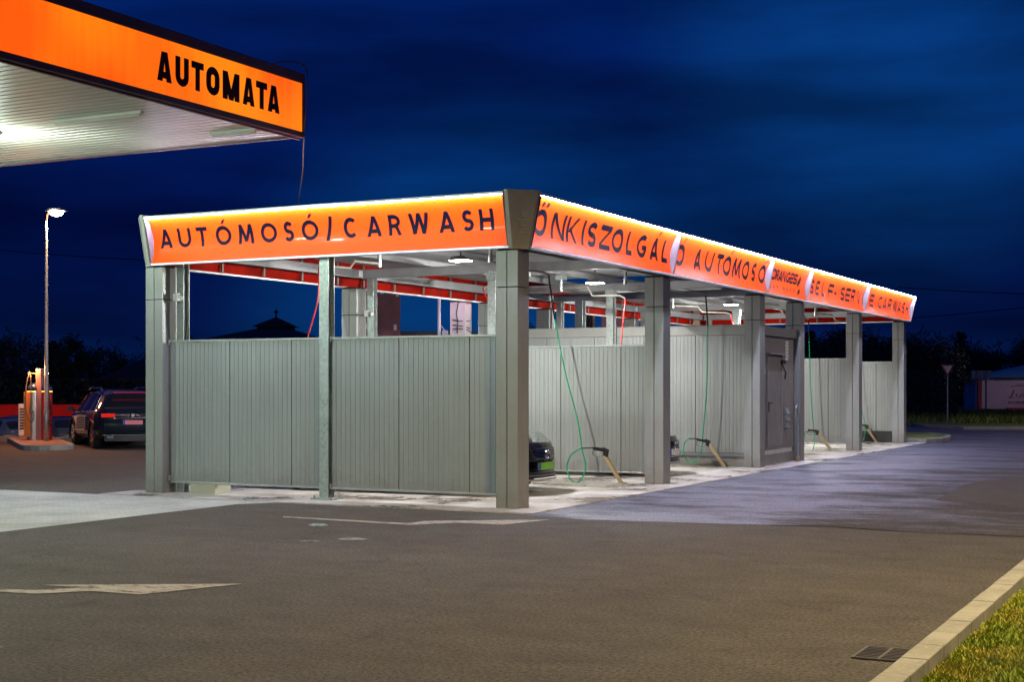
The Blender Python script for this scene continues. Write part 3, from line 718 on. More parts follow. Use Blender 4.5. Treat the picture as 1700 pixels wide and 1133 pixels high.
og = lettering('right', signs[2], [('O', z9(212), z9(302)), ('R', z9(300), z9(350)), ('A', z9(352), z9(412)), ('N', z9(412), z9(480)), ('G', z9(490), z9(562)), ('E', z9(562), z9(618)), ('S', z9(618), z9(700))], 3.93, 4.16, .052, smin=RB[2] + .02)
lettering('right', signs[2], [('C', z9(185), z9(222)), ('A', z9(250), z9(292)), ('R', z9(325), z9(352)), ('W', z9(440), z9(478)), ('A', z9(505), z9(545)), ('S', z9(575), z9(598)), ('H', z9(630), z9(662))], 3.745, 3.835, .022, smin=RB[2] + .02)
# crescent emblem beside the word
b = MB(); sd = Side('right')
for (xa, xb, za, zb) in ((710, 770, 3.88, 4.14), (700, 790, 3.70, 3.86)):
    ya = PX(z9(xa), 500, SX - .06).y; yb = PX(z9(xb), 500, SX - .06).y; n = 12; vs = []
    for i in range(n + 1):
        f = i / n; z = za + (zb - za) * f; bulge = math.sin(math.pi * f)
        l_ = ya + (yb - ya) * (.55 * f + .0) - .05 * bulge; r_ = ya + (yb - ya) * (.55 * f + .05) + .13 * bulge
        vs += [sd.p(l_, film_o(z) + .003, z), sd.p(r_, film_o(z) + .003, z)]
    b.add(vs, [(2 * i, 2 * i + 1, 2 * i + 3, 2 * i + 2) for i in range(n)])
b.v = [tuple(Vector(q) - Vector(CW.location)) for q in b.v]; o = b.build('emblem', M['navy']); o.parent = signs[2]
z8 = lambda a: 1400 + a / 11.33
lettering('right', signs[3], [('S', z7(697), z7(722)), ('E', z7(735), z7(757)), ('L', z7(779), z7(797)), ('F', z7(822), z7(856)), ('-', z7(868), z7(882)), ('S', z7(908), z7(938)), ('E', z7(944), z7(975)), ('R', z7(984), z7(1012)), ('V', z7(1024), z7(1052)), ('I', z7(1062), z7(1072))], 3.80, 4.13, .068, smin=RB[3] + .02)
lettering('right', signs[4], [('E', z7(1115), z7(1142)), ('C', z7(1174), z7(1202)), ('A', z7(1209), z7(1234)), ('R', z7(1245), z7(1270)), ('W', z7(1280), z7(1308)), ('A', z7(1312), z7(1336)), ('S', z7(1344), z7(1362)), ('H', z7(1370), z7(1386))], 3.80, 4.13, .068)

# corner caps
def cap(sgx, sgy, cx, cy):
    """cx, cy lower outer planes; sgx/sgy outward signs"""
    def ring(o, z, infl=0):
        a, c = .065 , .16
        pts = [(cx - sgx * (c + a), cy + sgy * o), (cx - sgx * c, cy + sgy * o), (cx + sgx * o, cy - sgy * c), (cx + sgx * o, cy - sgy * (c + a)), (cx - sgx * (c + a), cy - sgy * (c + a))]
        return [(x, y, z) for x, y in pts]
    b = MB(); b.prism(ring(0, 3.575), ring(.16, 4.375)); return world(b, 'corner_cap', M['capm'], CW, bevel=.006)
M['capm'] = mat('corner_cap_paint', (.44, .39, .31), .45, .1, noise=(3, (.37, .33, .26), .4, .7))
cc = cap(1, -1, SX, SY); q = cap(-1, -1, RX, SY); q.data.materials[0] = mat('lit_cap', (.55, .55, .48), .4, .1); cap(-1, 1, RX, FY); cap(1, 1, SX - .02, FY) if False else None  # left cap made paler: canopy light put into its colour
# embossed vertical word on the near corner cap
def cap_word():
    b = MB(); n_ = Vector((1, -1, 0)).normalized(); uax = Vector((1, 1, 0)).normalized()
    base0 = Vector((SX - .08, SY + .08, 3.575)); top0 = Vector((SX - .08 + .16, SY + .08 - .16, 4.375)); up = (top0 - base0).normalized(); nrm = uax.cross(up) ; nrm.normalize()
    if nrm.dot(n_) < 0: nrm = -nrm
    def place(items, s0, t, lat=0):
        # text runs upward: glyph x -> up, glyph y -> left
        def fn(x, y, li): return base0 + up * (s0 + x) - uax * (y - .065 + lat) + nrm * (.004 + .0006 * li)
        strokes_to(b, items, t, fn)
    t = .011
    def arc(cx, cy, r, a0, a1, n=14): return [(cx + r * math.cos(R(a0 + (a1 - a0) * i / n)), cy + r * math.sin(R(a0 + (a1 - a0) * i / n))) for i in range(n + 1)]
    e = [('poly', arc(.05, .05, .045, 5, 330), False), ('poly', [(.01, .055), (.09, .055)], False)]
    place(e, .10, t); place([('poly', arc(.05, .05, .072, 0, 300), False)], .10, .008)
    h = [('poly', [(.006, 0), (.006, .14)], False), ('poly', [(.006, .05)] + arc(.035, .055, .028, 150, 0, 8) + [(.063, 0)], False)]
    r_ = [('poly', [(.006, 0), (.006, .09)], False), ('poly', arc(.035, .055, .028, 160, 50, 6), False)]
    l_ = [('poly', [(.006, 0), (.006, .14)], False)]
    e2 = [('poly', arc(.045, .045, .04, 5, 320), False), ('poly', [(.01, .05), (.08, .05)], False)]
    place(h, .22, t); place(r_, .32, t); place(l_, .40, t); place(e2, .45, t)
    b.v = [tuple(Vector(q) - Vector(CW.location)) for q in b.v]; o = b.build('lettering', mat('embossed', (.50, .45, .36), .4, .1)); o.parent = cc
cap_word()

# ================================================================== TECHNICAL CABIN inside the middle bay
TC = empty('technical_cabin', (-12, 30, 0), 0, 'grey ribbed equipment cabin with flat capped roof inside the middle bay', 'cabin')
TX0, TX1, TY0, TY1 = -14.9, -8.92, 28.46, 31.3
ribbed(TX0, TX1 - .14, TY0, .30, 2.76, TC, rail=False, name='wall')
ribbed(TX0, TX1 - .14, TY1, .30, 2.76, TC, rail=False, name='wall', mside=1)
b = MB(); b.box(TX0 - .02, TX1 - .12, TY0 - .02, TY1 + .02, 2.765, 2.96); b.box(TX0, TX1 - .14, TY0 + .02, TY1 - .02, 2.96, 2.975); world(b, 'roof_cap', M['clad'], TC, bevel=.006)
b = MB(); b.box(TX1 - .118, TX1 + .02, TY0 + .26, TY1 + .04, 2.765, 2.96); world(b, 'roof_cap', M['clad'], TC, bevel=.006)
b = MB(); b.box(TX0, TX1 - .15, TY0 + .03, TY1 - .03, .013, .29); world(b, 'plinth', M['clad'], TC)
b = MB(); b.box(TX0, TX1 - .13, TY0 - .012, TY0 - .001, .225, .295); world(b, 'base_trim', M['white'], TC)
FX = TX1 - .05
b = MB(); b.box(FX - .05, FX, TY0 + .24, TY1 + .02, .33, 2.762); b.box(FX - .05, FX + .004, TY0 + .24, TY1 + .02, .013, .235); world(b, 'door_wall', mat('cabin_front', (.30, .29, .275), .45, .3, noise=(2, (.23, .215, .20), .4, .7)), TC)
b = MB(); b.box(FX + .004, FX + .010, TY0 + .28, TY1 - .1, .236, .325); world(b, 'base_trim', M['whiterail'], TC)
DY0, DY1 = 29.28, 30.32
b = MB(); b.box(FX + .001, FX + .030, DY0, DY1, .40, 2.32); door = world(b, 'door', mat('door_paint', (.31, .295, .28), .4, .3, noise=(3, (.25, .23, .21), .4, .7)), TC, bevel=.004)
def dsub(b, nm, m, par=door, bevel=0):
    b.v = [tuple(Vector(q) - Vector(TC.location)) for q in b.v]; o = b.build(nm, m, bevel=bevel); o.parent = par; return o
b = MB(); b.box(FX + .001, FX + .045, DY0 - .05, DY0 - .004, .40, 2.37); b.box(FX + .001, FX + .045, DY1 + .004, DY1 + .03, .40, 2.37); b.box(FX + .001, FX + .09, DY0 - .05, DY1 + .10, 2.375, 2.40); dsub(b, 'door_frame', M['rail'])
b = MB(); b.box(FX + .031, FX + .04, DY0 + .05, DY0 + .09, 1.15, 1.36); b.tube([(FX + .04, DY0 + .07, 1.33), (FX + .09, DY0 + .07, 1.33), (FX + .09, DY0 + .22, 1.33)], .010, 8); dsub(b, 'handle', M['black'])
b = MB(); b.box(FX + .031, FX + .09, DY1 - .10, DY1 + .12, 2.18, 2.26); b.tube([(FX + .05, DY1 - .05, 2.18), (FX + .12, DY1 + .0, 1.98)], .014, 6); b.tube([(FX + .12, DY1 + .0, 2.0), (FX + .10, DY1 + .0, 1.85)], .018, 6); dsub(b, 'door_closer', M['black'])
def papers(y0, y1, z0, z1, n, name='notice'):
    b = MB()
    for i in range(n): dz = (z1 - z0) / n; b.box(FX + .002, FX + .008 + .004 * (i % 2), y0, y1, z0 + i * dz, z0 + (i + .88) * dz)
    return world(b, name, M['plastic'], TC)
papers(30.66, 30.90, 2.26, 2.70, 6)
b = MB()
for i in range(3):
    z = .78 + i * .15; b.prism([(FX, 30.6, z), (FX, 30.86, z), (FX + .07, 30.86, z), (FX + .07, 30.6, z)], [(FX, 30.6, z + .13), (FX, 30.86, z + .13), (FX + .02, 30.86, z + .13), (FX + .02, 30.6, z + .13)])
world(b, 'vent', M['galv'], TC)
b = MB(); b.box(FX + .001, FX + .05, 29.0, 29.06, 1.95, 2.08); world(b, 'switch_box', M['plastic'], TC)
b = MB(); b.lathe([(.025, 0), (.03, .02), (.02, .03)], 10, Matrix.Translation((FX, 28.95, 2.66)) @ Matrix.Rotation(R(90), 4, 'Y')); world(b, 'alarm_button', M['black'], TC)
# grab rail / pipe bollard by the cabin
gb = empty('pipe_guard', (-8.80, 31.1, 0), 0, 'slim grey hooped pipe guard standing by the cabin door', 'pipe guard')
b = MB(); b.tube([(0, 0, .012), (0, 0, 1.18), (0, -.03, 1.24), (0, -.10, 1.27), (0, -.16, 1.22), (0, -.17, 1.05)], .018, 8); b.tube([(0, 0, 1.0), (0, -.17, 1.05)], .012, 6); local(b, 'pipe', M['galv'], gb)
b = MB(); b.lathe([(.045, .012), (.045, .12), (.02, .13)], 12); local(b, 'foot', M['brass'], gb)

# ================================================================== LIGHTS IN THE BAYS
def area(name, loc, size, power, color, rot=(0, 0, 0), parent=None, spread=180):
    l = bpy.data.lights.new(name, 'AREA'); l.shape = 'RECTANGLE'; l.size = size[0]; l.size_y = size[1]; l.energy = power; l.color = color; l.spread = R(spread)
    o = bpy.data.objects.new(name, l); COL.objects.link(o); o.location = loc; o.rotation_euler = rot; o.parent = parent; return o
def point(name, loc, rad, power, color, parent=None):
    l = bpy.data.lights.new(name, 'POINT'); l.shadow_soft_size = rad; l.energy = power; l.color = color
    o = bpy.data.objects.new(name, l); COL.objects.link(o); o.location = loc; o.parent = parent; return o
bay = [(20.1, 'first'), (25.7, 'second'), (34.1, 'third'), (39.6, 'fourth')]
lab = ['under the front bay roof near the two language sign', 'above the bay in front of the equipment cabin', 'in the bay just beyond the equipment cabin', 'in the farthest wash bay']
cl0 = None
for i, (y0, nm) in enumerate(bay):
    if cl0 is None:
        cl0 = empty('ceiling_light', (-11.25, y0, 3.72))
        b = MB(); b.prism([(-.17, -.13, .012), (.17, -.13, .012), (.17, .13, .012), (-.17, .13, .012)], [(-.10, -.08, .08), (.10, -.08, .08), (.10, .08, .08), (-.10, .08, .08)]); b.tube([(0, 0, .08), (0, 0, .31)], .012, 6); local(b, 'housing', M['beam'], cl0)
        b = MB(); b.box(-.15, .15, -.11, .11, -.002, .011); local(b, 'lens', M['lampwhite'], cl0)
        lt = area('lamp', (0, 0, -.03), (.28, .2), P_BAY, (1.0, .985, .93), rot=(0, R(28), 0), parent=cl0); point('lamp_spill', (0, 0, -.08), .05, 55, (1.0, .99, .95), cl0)
        o = cl0
    else:
        o = copy_tree(cl0); o.location = (-11.35, y0, 3.72)
    tag(o, 'glaring white square floodlight ' + lab[i], 'ceiling light', 'ceiling lights of the wash bays')

# overhead booms with hoses
def curve_pts(pts, n=6):
    P_ = [Vector(p) for p in pts]; out_ = []
    for i in range(len(P_) - 1):
        p0 = P_[max(i - 1, 0)]; p1 = P_[i]; p2 = P_[i + 1]; p3 = P_[min(i + 2, len(P_) - 1)]
        for k in range(n):
            t = k / n; out_.append(.5 * ((2 * p1) + (-p0 + p2) * t + (2 * p0 - 5 * p1 + 4 * p2 - p3) * t * t + (-p0 + 3 * p1 - 3 * p2 + p3) * t ** 3))
    out_.append(P_[-1]); return out_
def boom(pivot, end, label, group):
    pv = Vector(pivot); e = Vector(end)
    o = empty('overhead_boom', tuple(pv), 0, label, 'boom', group)
    b = MB(); b.lathe([(.035, -.12), (.035, .0), (.028, .01), (.028, .26)], 12); b.box(-.09, .09, -.09, .09, .12, .22); local(b, 'pivot', M['galv'], o, smooth=False)
    d = e - pv; h = Vector((d.x, d.y, 0)); L = h.length; h.normalize(); dz = d.z
    pts = [(0, 0, -.06), tuple(h * (L * .42) + Vector((0, 0, -.06))), tuple(h * (L * .5) + Vector((0, 0, -.06 + dz * .55))), tuple(h * (L * .92) + Vector((0, 0, -.02 + dz * .75))), tuple(h * L + Vector((0, 0, dz)))]
    b = MB(); b.tube(pts, .020, 8); local(b, 'arm', M['steel'], o); return o
def hose(start, pts, m, r, parent, name='hose'):
    off = Vector(parent.location); q = [Vector(p) - off for p in curve_pts([start] + pts)]
    b = MB(); b.tube(q, r, 8); return local(b, name, M[m], parent, smooth=True)
def gun(loc, yaw, parent):
    off = Vector(loc) - Vector(parent.location); mt = Matrix.Translation(off) @ Matrix.Rotation(yaw, 4, 'Z')
    b = MB()
    b.prism([mt @ Vector(p) for p in ((-.20, -.022, .02), (-.20, .022, .02), (-.20, .022, .065), (-.20, -.022, .065))], [mt @ Vector(p) for p in ((.0, -.025, -.02), (.0, .025, -.02), (.0, .025, .045), (.0, -.025, .045))])
    b.prism([mt @ Vector(p) for p in ((.0, -.03, -.07), (.0, .03, -.07), (.0, .03, .06), (.0, -.03, .06))], [mt @ Vector(p) for p in ((.07, -.03, -.11), (.07, .03, -.11), (.09, .03, .02), (.09, -.03, .02))])
    b.tube([mt @ Vector(p) for p in ((-.19, 0, .02), (-.21, 0, -.06), (-.17, 0, -.085), (-.05, 0, -.09), (.02, 0, -.08))], .007, 6)
    b.tube([mt @ Vector(p) for p in ((-.16, 0, -.03), (-.02, 0, -.045))], .009, 6)
    return local(b, 'spray_gun', M['black'], parent)
GB = 'overhead lance booms'
# (pivot, arm end, black/green change, loop, gun px, holder px)
def lance_set(pivot, end, Y, down, loop, gpx, gdir, tube_top, tube_bot, lab_b, lab_h):
    o = boom(pivot, end, lab_b, GB)
    dn = [PY(x, y, Y) for x, y in down]
    dn = [d.lerp(Vector((d.x, end[1], d.z)), max(0, 1 - i / max(1, len(dn) - 1))) if i < 0 else d for i, d in enumerate(dn)]
    hose(end, [dn[0]], 'rubber', .016, o, 'hose_end')
    lp = [PY(x, y, Y - (.05 if k % 2 else 0)) for k, (x, y) in enumerate(loop)]
    hose(dn[0], dn[1:] + lp, 'greenhose', .0125, o)
    g = PY(*gpx, Y)
    hose(lp[-1], [(lp[-1] + g) / 2 + Vector((0, 0, .03)), g + Vector((-.19, 0, .04))], 'rubber', .011, o, 'hose_tail')
    gun(g, gdir, o)
    tb = PY(*tube_bot, Y + .1); tb.z = .012; tt = PY(*tube_top, Y + .02)
    h = empty('lance_holder', tuple(tb), 0, lab_h, 'lance holder', 'lance holders')
    b = MB(); b.tube([(0, 0, 0), tuple(tt - tb)], [.036, .044], 14); local(b, 'tube', M['brass'], h, smooth=False)
    b = MB(); b.box(-.08, .08, -.06, .06, .0, .01); local(b, 'foot', M['galv'], h)
lance_set((-10.7, 20.1, 3.80), (-10.66, 22.15, 3.62), 22.6, [(921, 530), (938, 618), (958, 695), (966, 745)], [(972, 775), (966, 795), (955, 802), (945, 793), (941, 775), (948, 756), (964, 745)], (1002, 749), 0, (1004, 757), (1032, 803),
    'overhead pipe boom with green hose looping down beside the black car', 'slanted brass lance holder nearest the camera, by the pillar')
lance_set((-10.7, 25.7, 3.80), (-9.8, 27.8, 3.57), 28.1, [(1175, 540), (1174.5, 600), (1172, 660), (1166, 730)], [(1162, 755), (1152, 768), (1142, 766), (1135, 750), (1137, 735), (1144, 729)], (1172, 734), 0, (1177, 738), (1203, 778),
    'overhead pipe boom with green hose before the equipment cabin wall', 'slanted lance holder leaning against the equipment cabin')
lance_set((-10.7, 34.1, 3.80), (-10.0, 36.3, 3.43), 36.65, [(1343.5, 565), (1344.5, 610), (1347, 670), (1351, 715)], [(1352, 735), (1349, 748), (1342, 752), (1334, 751), (1333, 735), (1337, 718)], (1354, 717), 0, (1359, 720), (1380, 752),
    'overhead pipe boom with green hose in the bay past the cabin', 'slanted lance holder in the bay past the equipment cabin')
lance_set((-10.7, 39.6, 3.80), (-10.1, 41.7, 3.50), 42.2, [(1420, 560), (1422, 610), (1427, 665), (1436, 705)], [(1435, 725), (1432, 732), (1428, 728), (1426, 715), (1428, 708)], (1437, 708), 0, (1440, 712), (1456, 740),
    'overhead pipe boom with green hose in the farthest bay', 'slanted lance holder in the farthest bay')
# foam booms with red hoses
def foam(pivot, end, pts, label):
    o = boom(pivot, end, label, 'overhead foam booms'); hose(end, pts, 'redhose', .011, o); return o
foam((-12.8, 20.1, 3.80), (-13.05, 18.7, 3.58), [PY(527, 500, 18.55), PY(512, 556, 18.4), PY(500, 600, 18.2), Vector((-13.9, 17.9, 1.2))], 'overhead boom with a red hose behind the left front panel')
foam((-12.9, 25.7, 3.80), (-13.0, 24.1, 3.58), [PY(816, 525, 24.0), PY(809, 556, 23.8), PY(800, 600, 23.5), Vector((-13.2, 23.3, 1.2))], 'overhead boom with a red hose seen left of the near corner pillar')
foam((-12.9, 34.1, 3.80), (-11.8, 35.4, 3.55), [Vector((-11.75, 35.6, 3.0)), Vector((-11.9, 36.3, 1.9)), Vector((-12.0, 36.6, 1.2))], 'overhead boom with a red hose behind the cabin')
# extra bent pipes seen under the roof of bay two
foam((-12.7, 27.0, 3.80), (-11.0, 26.4, 3.45), [Vector((-11.0, 26.3, 3.0)), Vector((-11.2, 26.6, 2.2))], 'overhead boom with short red hose beside the cabin roof')

# security cameras / flood boxes on rear posts
def seccam(p, label):
    o = empty('security_camera', tuple(p), 0, label, 'camera', 'security cameras')
    b = MB(); b.box(-.055, .055, -.04, .04, -.06, .06); local(b, 'junction_box', M['plastic'], o, bevel=.006)
    b = MB(); b.tube([(.05, -.02, .0), (.09, -.05, .0)], .012, 8)
    mt = Matrix.Translation((.14, -.08, -.01)) @ Matrix.Rotation(R(-30), 4, 'Z') @ Matrix.Rotation(R(15), 4, 'Y'); b.box(-.06, .05, -.03, .03, -.03, .03, mt); local(b, 'camera_body', M['plastic'], o, bevel=.004)
seccam(PY(294, 494, 17.55), 'small white camera on the leftmost front pillar')
seccam(PY(610, 521, 23.1), 'small white camera on the rear pillar beyond the steel post')

# white cabinet with cable coils behind the wash
wc = empty('cable_cabinet', (-15.95, 28.5, 0), 0, 'tall pale cabinet wound with black cables behind the car wash', 'cabinet')
b = MB(); b.box(-.2, .2, -.15, .15, .004, 3.62); local(b, 'body', mat('pale_cabinet', (.33, .27, .28), .5), wc, bevel=.01)
b = MB(); b.box(-.21, .21, -.16, .16, 3.621, 3.75); local(b, 'lid', M['black'], wc)
b = MB()
for z in (2.96, 3.05, 3.22): b.tube([(.23 * math.cos(t), .18 * math.sin(t), z + .045 * math.cos(t + z * 9)) for t in np.linspace(0, 6.28, 20)], .012, 6)
b.tube([(.0, -.17, 2.9), (.02, -.18, 3.2), (-.02, -.18, 3.35), (.03, -.18, 3.6), (.2, -.1, 3.8)], .010, 6); local(b, 'cables', M['black'], wc)

# ================================================================== STATION CANOPY
XC, YC = -11.04, 15.5
SC = empty('station_canopy', (-18, 6, 0), 0, 'petrol station canopy with lit orange fascia above the pale paving', 'canopy')
M['dkframe'] = mat('dark_frame', (.07, .03, .045), .45, .2, noise=(4, (.10, .045, .06), .4, .7))
M['fascia'] = bpy.data.materials.new('backlit_fascia'); M['fascia'].use_nodes = True
def fascia_mat(m):
    t = m.node_tree; b = t.nodes['Principled BSDF']; co = N(t, 'ShaderNodeTexCoord')
    b.inputs['Base Color'].default_value = (.35, .07, .003, 1); b.inputs['Roughness'].default_value = .35
    nz = N(t, 'ShaderNodeTexNoise', Scale=.42, Detail=1.0); t.links.new(co.outputs['Object'], nz.inputs['Vector'])
    mp_ = N(t, 'ShaderNodeMapping'); mp_.inputs['Scale'].default_value = (1, 9, .8); t.links.new(co.outputs['Object'], mp_.inputs[0])
    n2 = N(t, 'ShaderNodeTexNoise', Scale=1.2, Detail=3.0); t.links.new(mp_.outputs[0], n2.inputs['Vector'])
    rp = N(t, 'ShaderNodeValToRGB'); e = rp.color_ramp.elements; e[0].position = .40; e[0].color = (1.0, .105, .0, 1); e[1].position = .60; e[1].color = (1.08, .25, .001, 1)
    sy = N(t, 'ShaderNodeSeparateXYZ'); t.links.new(co.outputs['Object'], sy.inputs[0])
    # tubes behind the near stretch are weaker than those at the far end
    mr_ = N(t, 'ShaderNodeMapRange'); mr_.inputs[1].default_value = 2.0; mr_.inputs[2].default_value = 9.3; mr_.inputs[3].default_value = -.12; mr_.inputs[4].default_value = .11; t.links.new(sy.outputs[1], mr_.inputs[0])
    ad = N(t, 'ShaderNodeMath', operation='ADD'); t.links.new(nz.outputs[0], ad.inputs[0]); t.links.new(mr_.outputs[0], ad.inputs[1])
    a2 = N(t, 'ShaderNodeMath', operation='MULTIPLY_ADD'); a2.inputs[1].default_value = .16; t.links.new(n2.outputs[0], a2.inputs[0]); t.links.new(ad.outputs[0], a2.inputs[2])
    a3 = N(t, 'ShaderNodeMath', operation='SUBTRACT'); a3.inputs[1].default_value = .08; t.links.new(a2.outputs[0], a3.inputs[0])
    t.links.new(a3.outputs[0], rp.inputs[0]); t.links.new(rp.outputs[0], b.inputs['Emission Color']); b.inputs['Emission Strength'].default_value = 1.0
fascia_mat(M['fascia'])
XL, Y0c = -26.0, -4.0
b = MB(); b.box(XC - .03, XC - .012, Y0c, YC - .045, 5.06, 5.70); fas = world(b, 'fascia', M['fascia'], SC)
b = MB(); b.box(XC - .06, XC, Y0c, YC, 5.701, 5.83); b.box(XC - .06, XC, Y0c, YC, 4.985, 5.059); b.box(XC - .06, XC + .002, YC - .044, YC + .001, 5.06, 5.70)
b.box(XC - .10, XC - .061, Y0c, YC, 4.96, 5.0); world(b, 'fascia_frame', M['dkframe'], SC, bevel=.004)
b = MB(); b.box(XL, XC - .061, YC - .05, YC, 4.99, 5.83); world(b, 'end_fascia', M['dkframe'], SC)
b = MB(); b.box(XL, XL + .05, Y0c, YC - .051, 4.99, 5.83); b.box(XL + .051, XC - .062, Y0c, Y0c + .05, 4.99, 5.83); world(b, 'end_fascia', M['dkframe'], SC)
b = MB(); b.box(XL + .06, XC - .07, Y0c + .06, YC - .06, 5.50, 5.60); world(b, 'roof', M['deck'], SC)
# ribbed soffit
b = MB(); pr = []; y = Y0c + .06
while y < YC - .2: pr += [(y, 5.02), (y + .11, 5.02), (y + .118, 5.04), (y + .142, 5.04)]; y += .15
pr.append((YC - .051, 5.02)); n = len(pr); b.add([(x, q[0], q[1]) for x in (XL + .05, XC - .105) for q in pr], [(i, i + 1, n + i + 1, n + i) for i in range(n - 1)])
M['soffit'] = mat('soffit_sheet', (.52, .50, .44), .42, .1, noise=(1.2, (.42, .40, .35), .4, .7), n2=(11, (.3, .26, .2), .68, .74))
world(b, 'soffit', M['soffit'], SC)
for (xx, yy) in ((-18.5, 9.5), (-18.5, 1.0)):
    b = MB(); b.tube([(xx, yy, .005), (xx, yy, 5.0)], .16, 16); world(b, 'column', M['clad'], SC, smooth=True)
# AUTOMATA letters
z1f = lambda a: a / 3.0357
b = MB()
M['autoletter'] = mat('dark_maroon_letters', (.03, .004, .012), .6, spec=.1)
T_ = .112
def bold(ch, w, h, t):
    if ch == 'O':
        r = (w - t) / 2
        def arc(cx, cy, rx, a0, a1, n=10): return [(cx + rx * math.cos(R(a0 + (a1 - a0) * i / n)), cy + rx * math.sin(R(a0 + (a1 - a0) * i / n))) for i in range(n + 1)]
        return [('poly', arc(w / 2, h - t / 2 - r, r, 0, 180) + arc(w / 2, t / 2 + r, r, 180, 360), True)]
    if ch == 'A':
        tx = t * 1.0; return [('quad', [(0, 0), (tx, 0), (w / 2 + .02, h), (w / 2 - tx * .55, h)]), ('quad', [(w - tx, 0), (w, 0), (w / 2 + tx * .55, h), (w / 2 - .02, h)]), ('poly', [(w * .25, h * .22), (w * .75, h * .22)], False)]
    if ch == 'M':
        return [('poly', [(t / 2, 0), (t / 2, h)], False), ('poly', [(w - t / 2, 0), (w - t / 2, h)], False), ('quad', [(w / 2 - t * .45, 0), (w / 2 + t * .45, 0), (t, h), (0, h)]), ('quad', [(w / 2 - t * .45, 0), (w / 2 + t * .45, 0), (w, h), (w - t, h)])]
    return glyph(ch, w, h, t)
for ch, xl, xr in (('A', 795, 869), ('U', 887, 955), ('T', 968, 1030), ('O', 1042, 1110), ('M', 1125, 1210), ('A', 1226, 1286), ('T', 1293, 1350), ('A', 1352, 1412)):
    a = PX(z1f(xl), 300, XC).y; c = PX(z1f(xr), 300, XC).y
    b = MB()
    t = min(T_, (c - a) * (.37 if ch not in 'M' else .30))
    strokes_to(b, bold(ch, c - a, .345, t), t * (.85 if ch in 'A' else 1), lambda x, y, li: (XC - .009 + .0006 * li, a + x, 5.21 + y))
    b.v = [tuple(Vector(q) - Vector(SC.location)) for q in b.v]; o = b.build('letter', M['autoletter']); o.parent = fas
b.v = [tuple(Vector(q) - Vector(SC.location)) for q in b.v]
# unlit tube fixtures
for (x0, x1, yy) in ((-13.2, -11.78, 13.2), (-12.0, -11.25, 14.75)):
    b = MB(); b.box(x0, x1, yy - .03, yy + .03, 4.985, 5.018); b.tube([(x0 + .03, yy, 4.972), (x1 - .03, yy, 4.972)], .016, 8); world(b, 'tube_fixture', M['soffit'], SC)
# lit canopy lamps
for i, (x, y) in enumerate(((-14.6, 13.3), (-19.5, 13.3), (-14.6, 7.2), (-19.5, 7.2), (-14.6, 1.0))):
    b = MB(); b.box(x - .19, x + .19, y - .19, y + .19, 4.965, 5.018)
    o = world(b, 'canopy_lamp', M['soffit'], SC)
    b = MB(); b.box(x - .15, x + .15, y - .15, y + .15, 4.955, 4.964); b.v = [tuple(Vector(q) - Vector(SC.location)) for q in b.v]; q = b.build('lens', M['lampwhite']); q.parent = o
    point('lamp', (x + 18, y - 6, 4.72), .08, P_CANOPY * (.38 if i == 0 else 1.15), (.80, 1.0, .86), SC)
# cable from the canopy corner down to the wash roof
cb = empty('power_cable', (XC, YC, 4.4), 0, 'thin cable drooping from the canopy corner to the car wash roof', 'cable')
c1 = Vector((XC - .03, YC + .02, 5.0)); c2 = PY(497, 334, 17.6)
b = MB(); b.tube(curve_pts([(XC - .35, YC - .5, 5.83), (XC - .2, YC - .2, 5.98), (XC - .03, YC + .0, 5.96), (XC + .02, YC + .03, 5.80), (XC + .012, YC + .02, 5.4), c1, c1.lerp(c2, .5) + Vector((0.02, .0, -.02)), c2, c2 + Vector((-.05, .15, -.2))]), .009, 6)
world(b, 'cable', mat('cable_grey', (.12, .12, .11), .5), cb)

# ================================================================== STREET LAMPS
def street_lamp(loc, label, h=6.6, power=P_STREET, color=(1, .50, .27), yaw=0, col2=(1, .85, .6), cone=150):
    o = empty('street_lamp', loc, yaw, label, 'street lamp', 'street lamps')
    b = MB(); b.tube([(0, 0, .0), (0, 0, .9), (0, 0, .92), (0, 0, h - .6), (0, 0, h - .3)], [.075, .072, .055, .038, .036], 12); local(b, 'pole', M['galv'], o, smooth=True)
    b = MB(); b.tube([(0, 0, h - .32), (0, -.02, h - .12), (0, -.12, h)], .032, 8); local(b, 'bracket', mat('rusty_bracket', (.25, .08, .04), .6), o)
    b = MB(); b.prism([(-.13, -.62, h - .02), (.13, -.62, h - .02), (.13, -.05, h - .02), (-.13, -.05, h - .02)], [(-.08, -.5, h + .07), (.08, -.5, h + .07), (.08, -.1, h + .07), (-.08, -.1, h + .07)]); hd = local(b, 'head', M['beam'], o, bevel=.01)
    b = MB(); b.lathe([(.02, -.14), (.13, -.11), (.19, -.055), (.195, -.0)], 18, Matrix.Translation((0, -.33, h - .021)))
    q = b.build('lens', mat('sodium_lens', (1, .9, .7), emit=col2, es=70)); q.parent = hd
    l = bpy.data.lights.new('lamp', 'SPOT'); l.energy = power; l.color = color; l.spot_size = R(cone); l.spot_blend = .45; l.shadow_soft_size = .12
    lo = bpy.data.objects.new('lamp', l); COL.objects.link(lo); lo.parent = o; lo.location = (0, -.3, h - .14)
LB = G(77, 741)
street_lamp((LB.x, LB.y, .12), 'tall galvanised lamp post with glowing head beside the vacuum station', 6.52, yaw=R(100))
street_lamp((0.9, 11.4, -.03), 'amber street lamp on the verge outside the frame at right', 8.0, P_SODIUM, (1, .74, .33), R(-90), (1, .7, .35))
street_lamp((-2.6, -6.5, 0), 'warm white street lamp behind the camera', 9.0, P_COOL, (1.0, .86, .66), R(180), (1, .9, .75), 165)
street_lamp((1.0, 56, 0), 'amber street lamp by the far road outside the frame', 8.0, 5500, (1, .76, .48), R(90), (1, .6, .2))
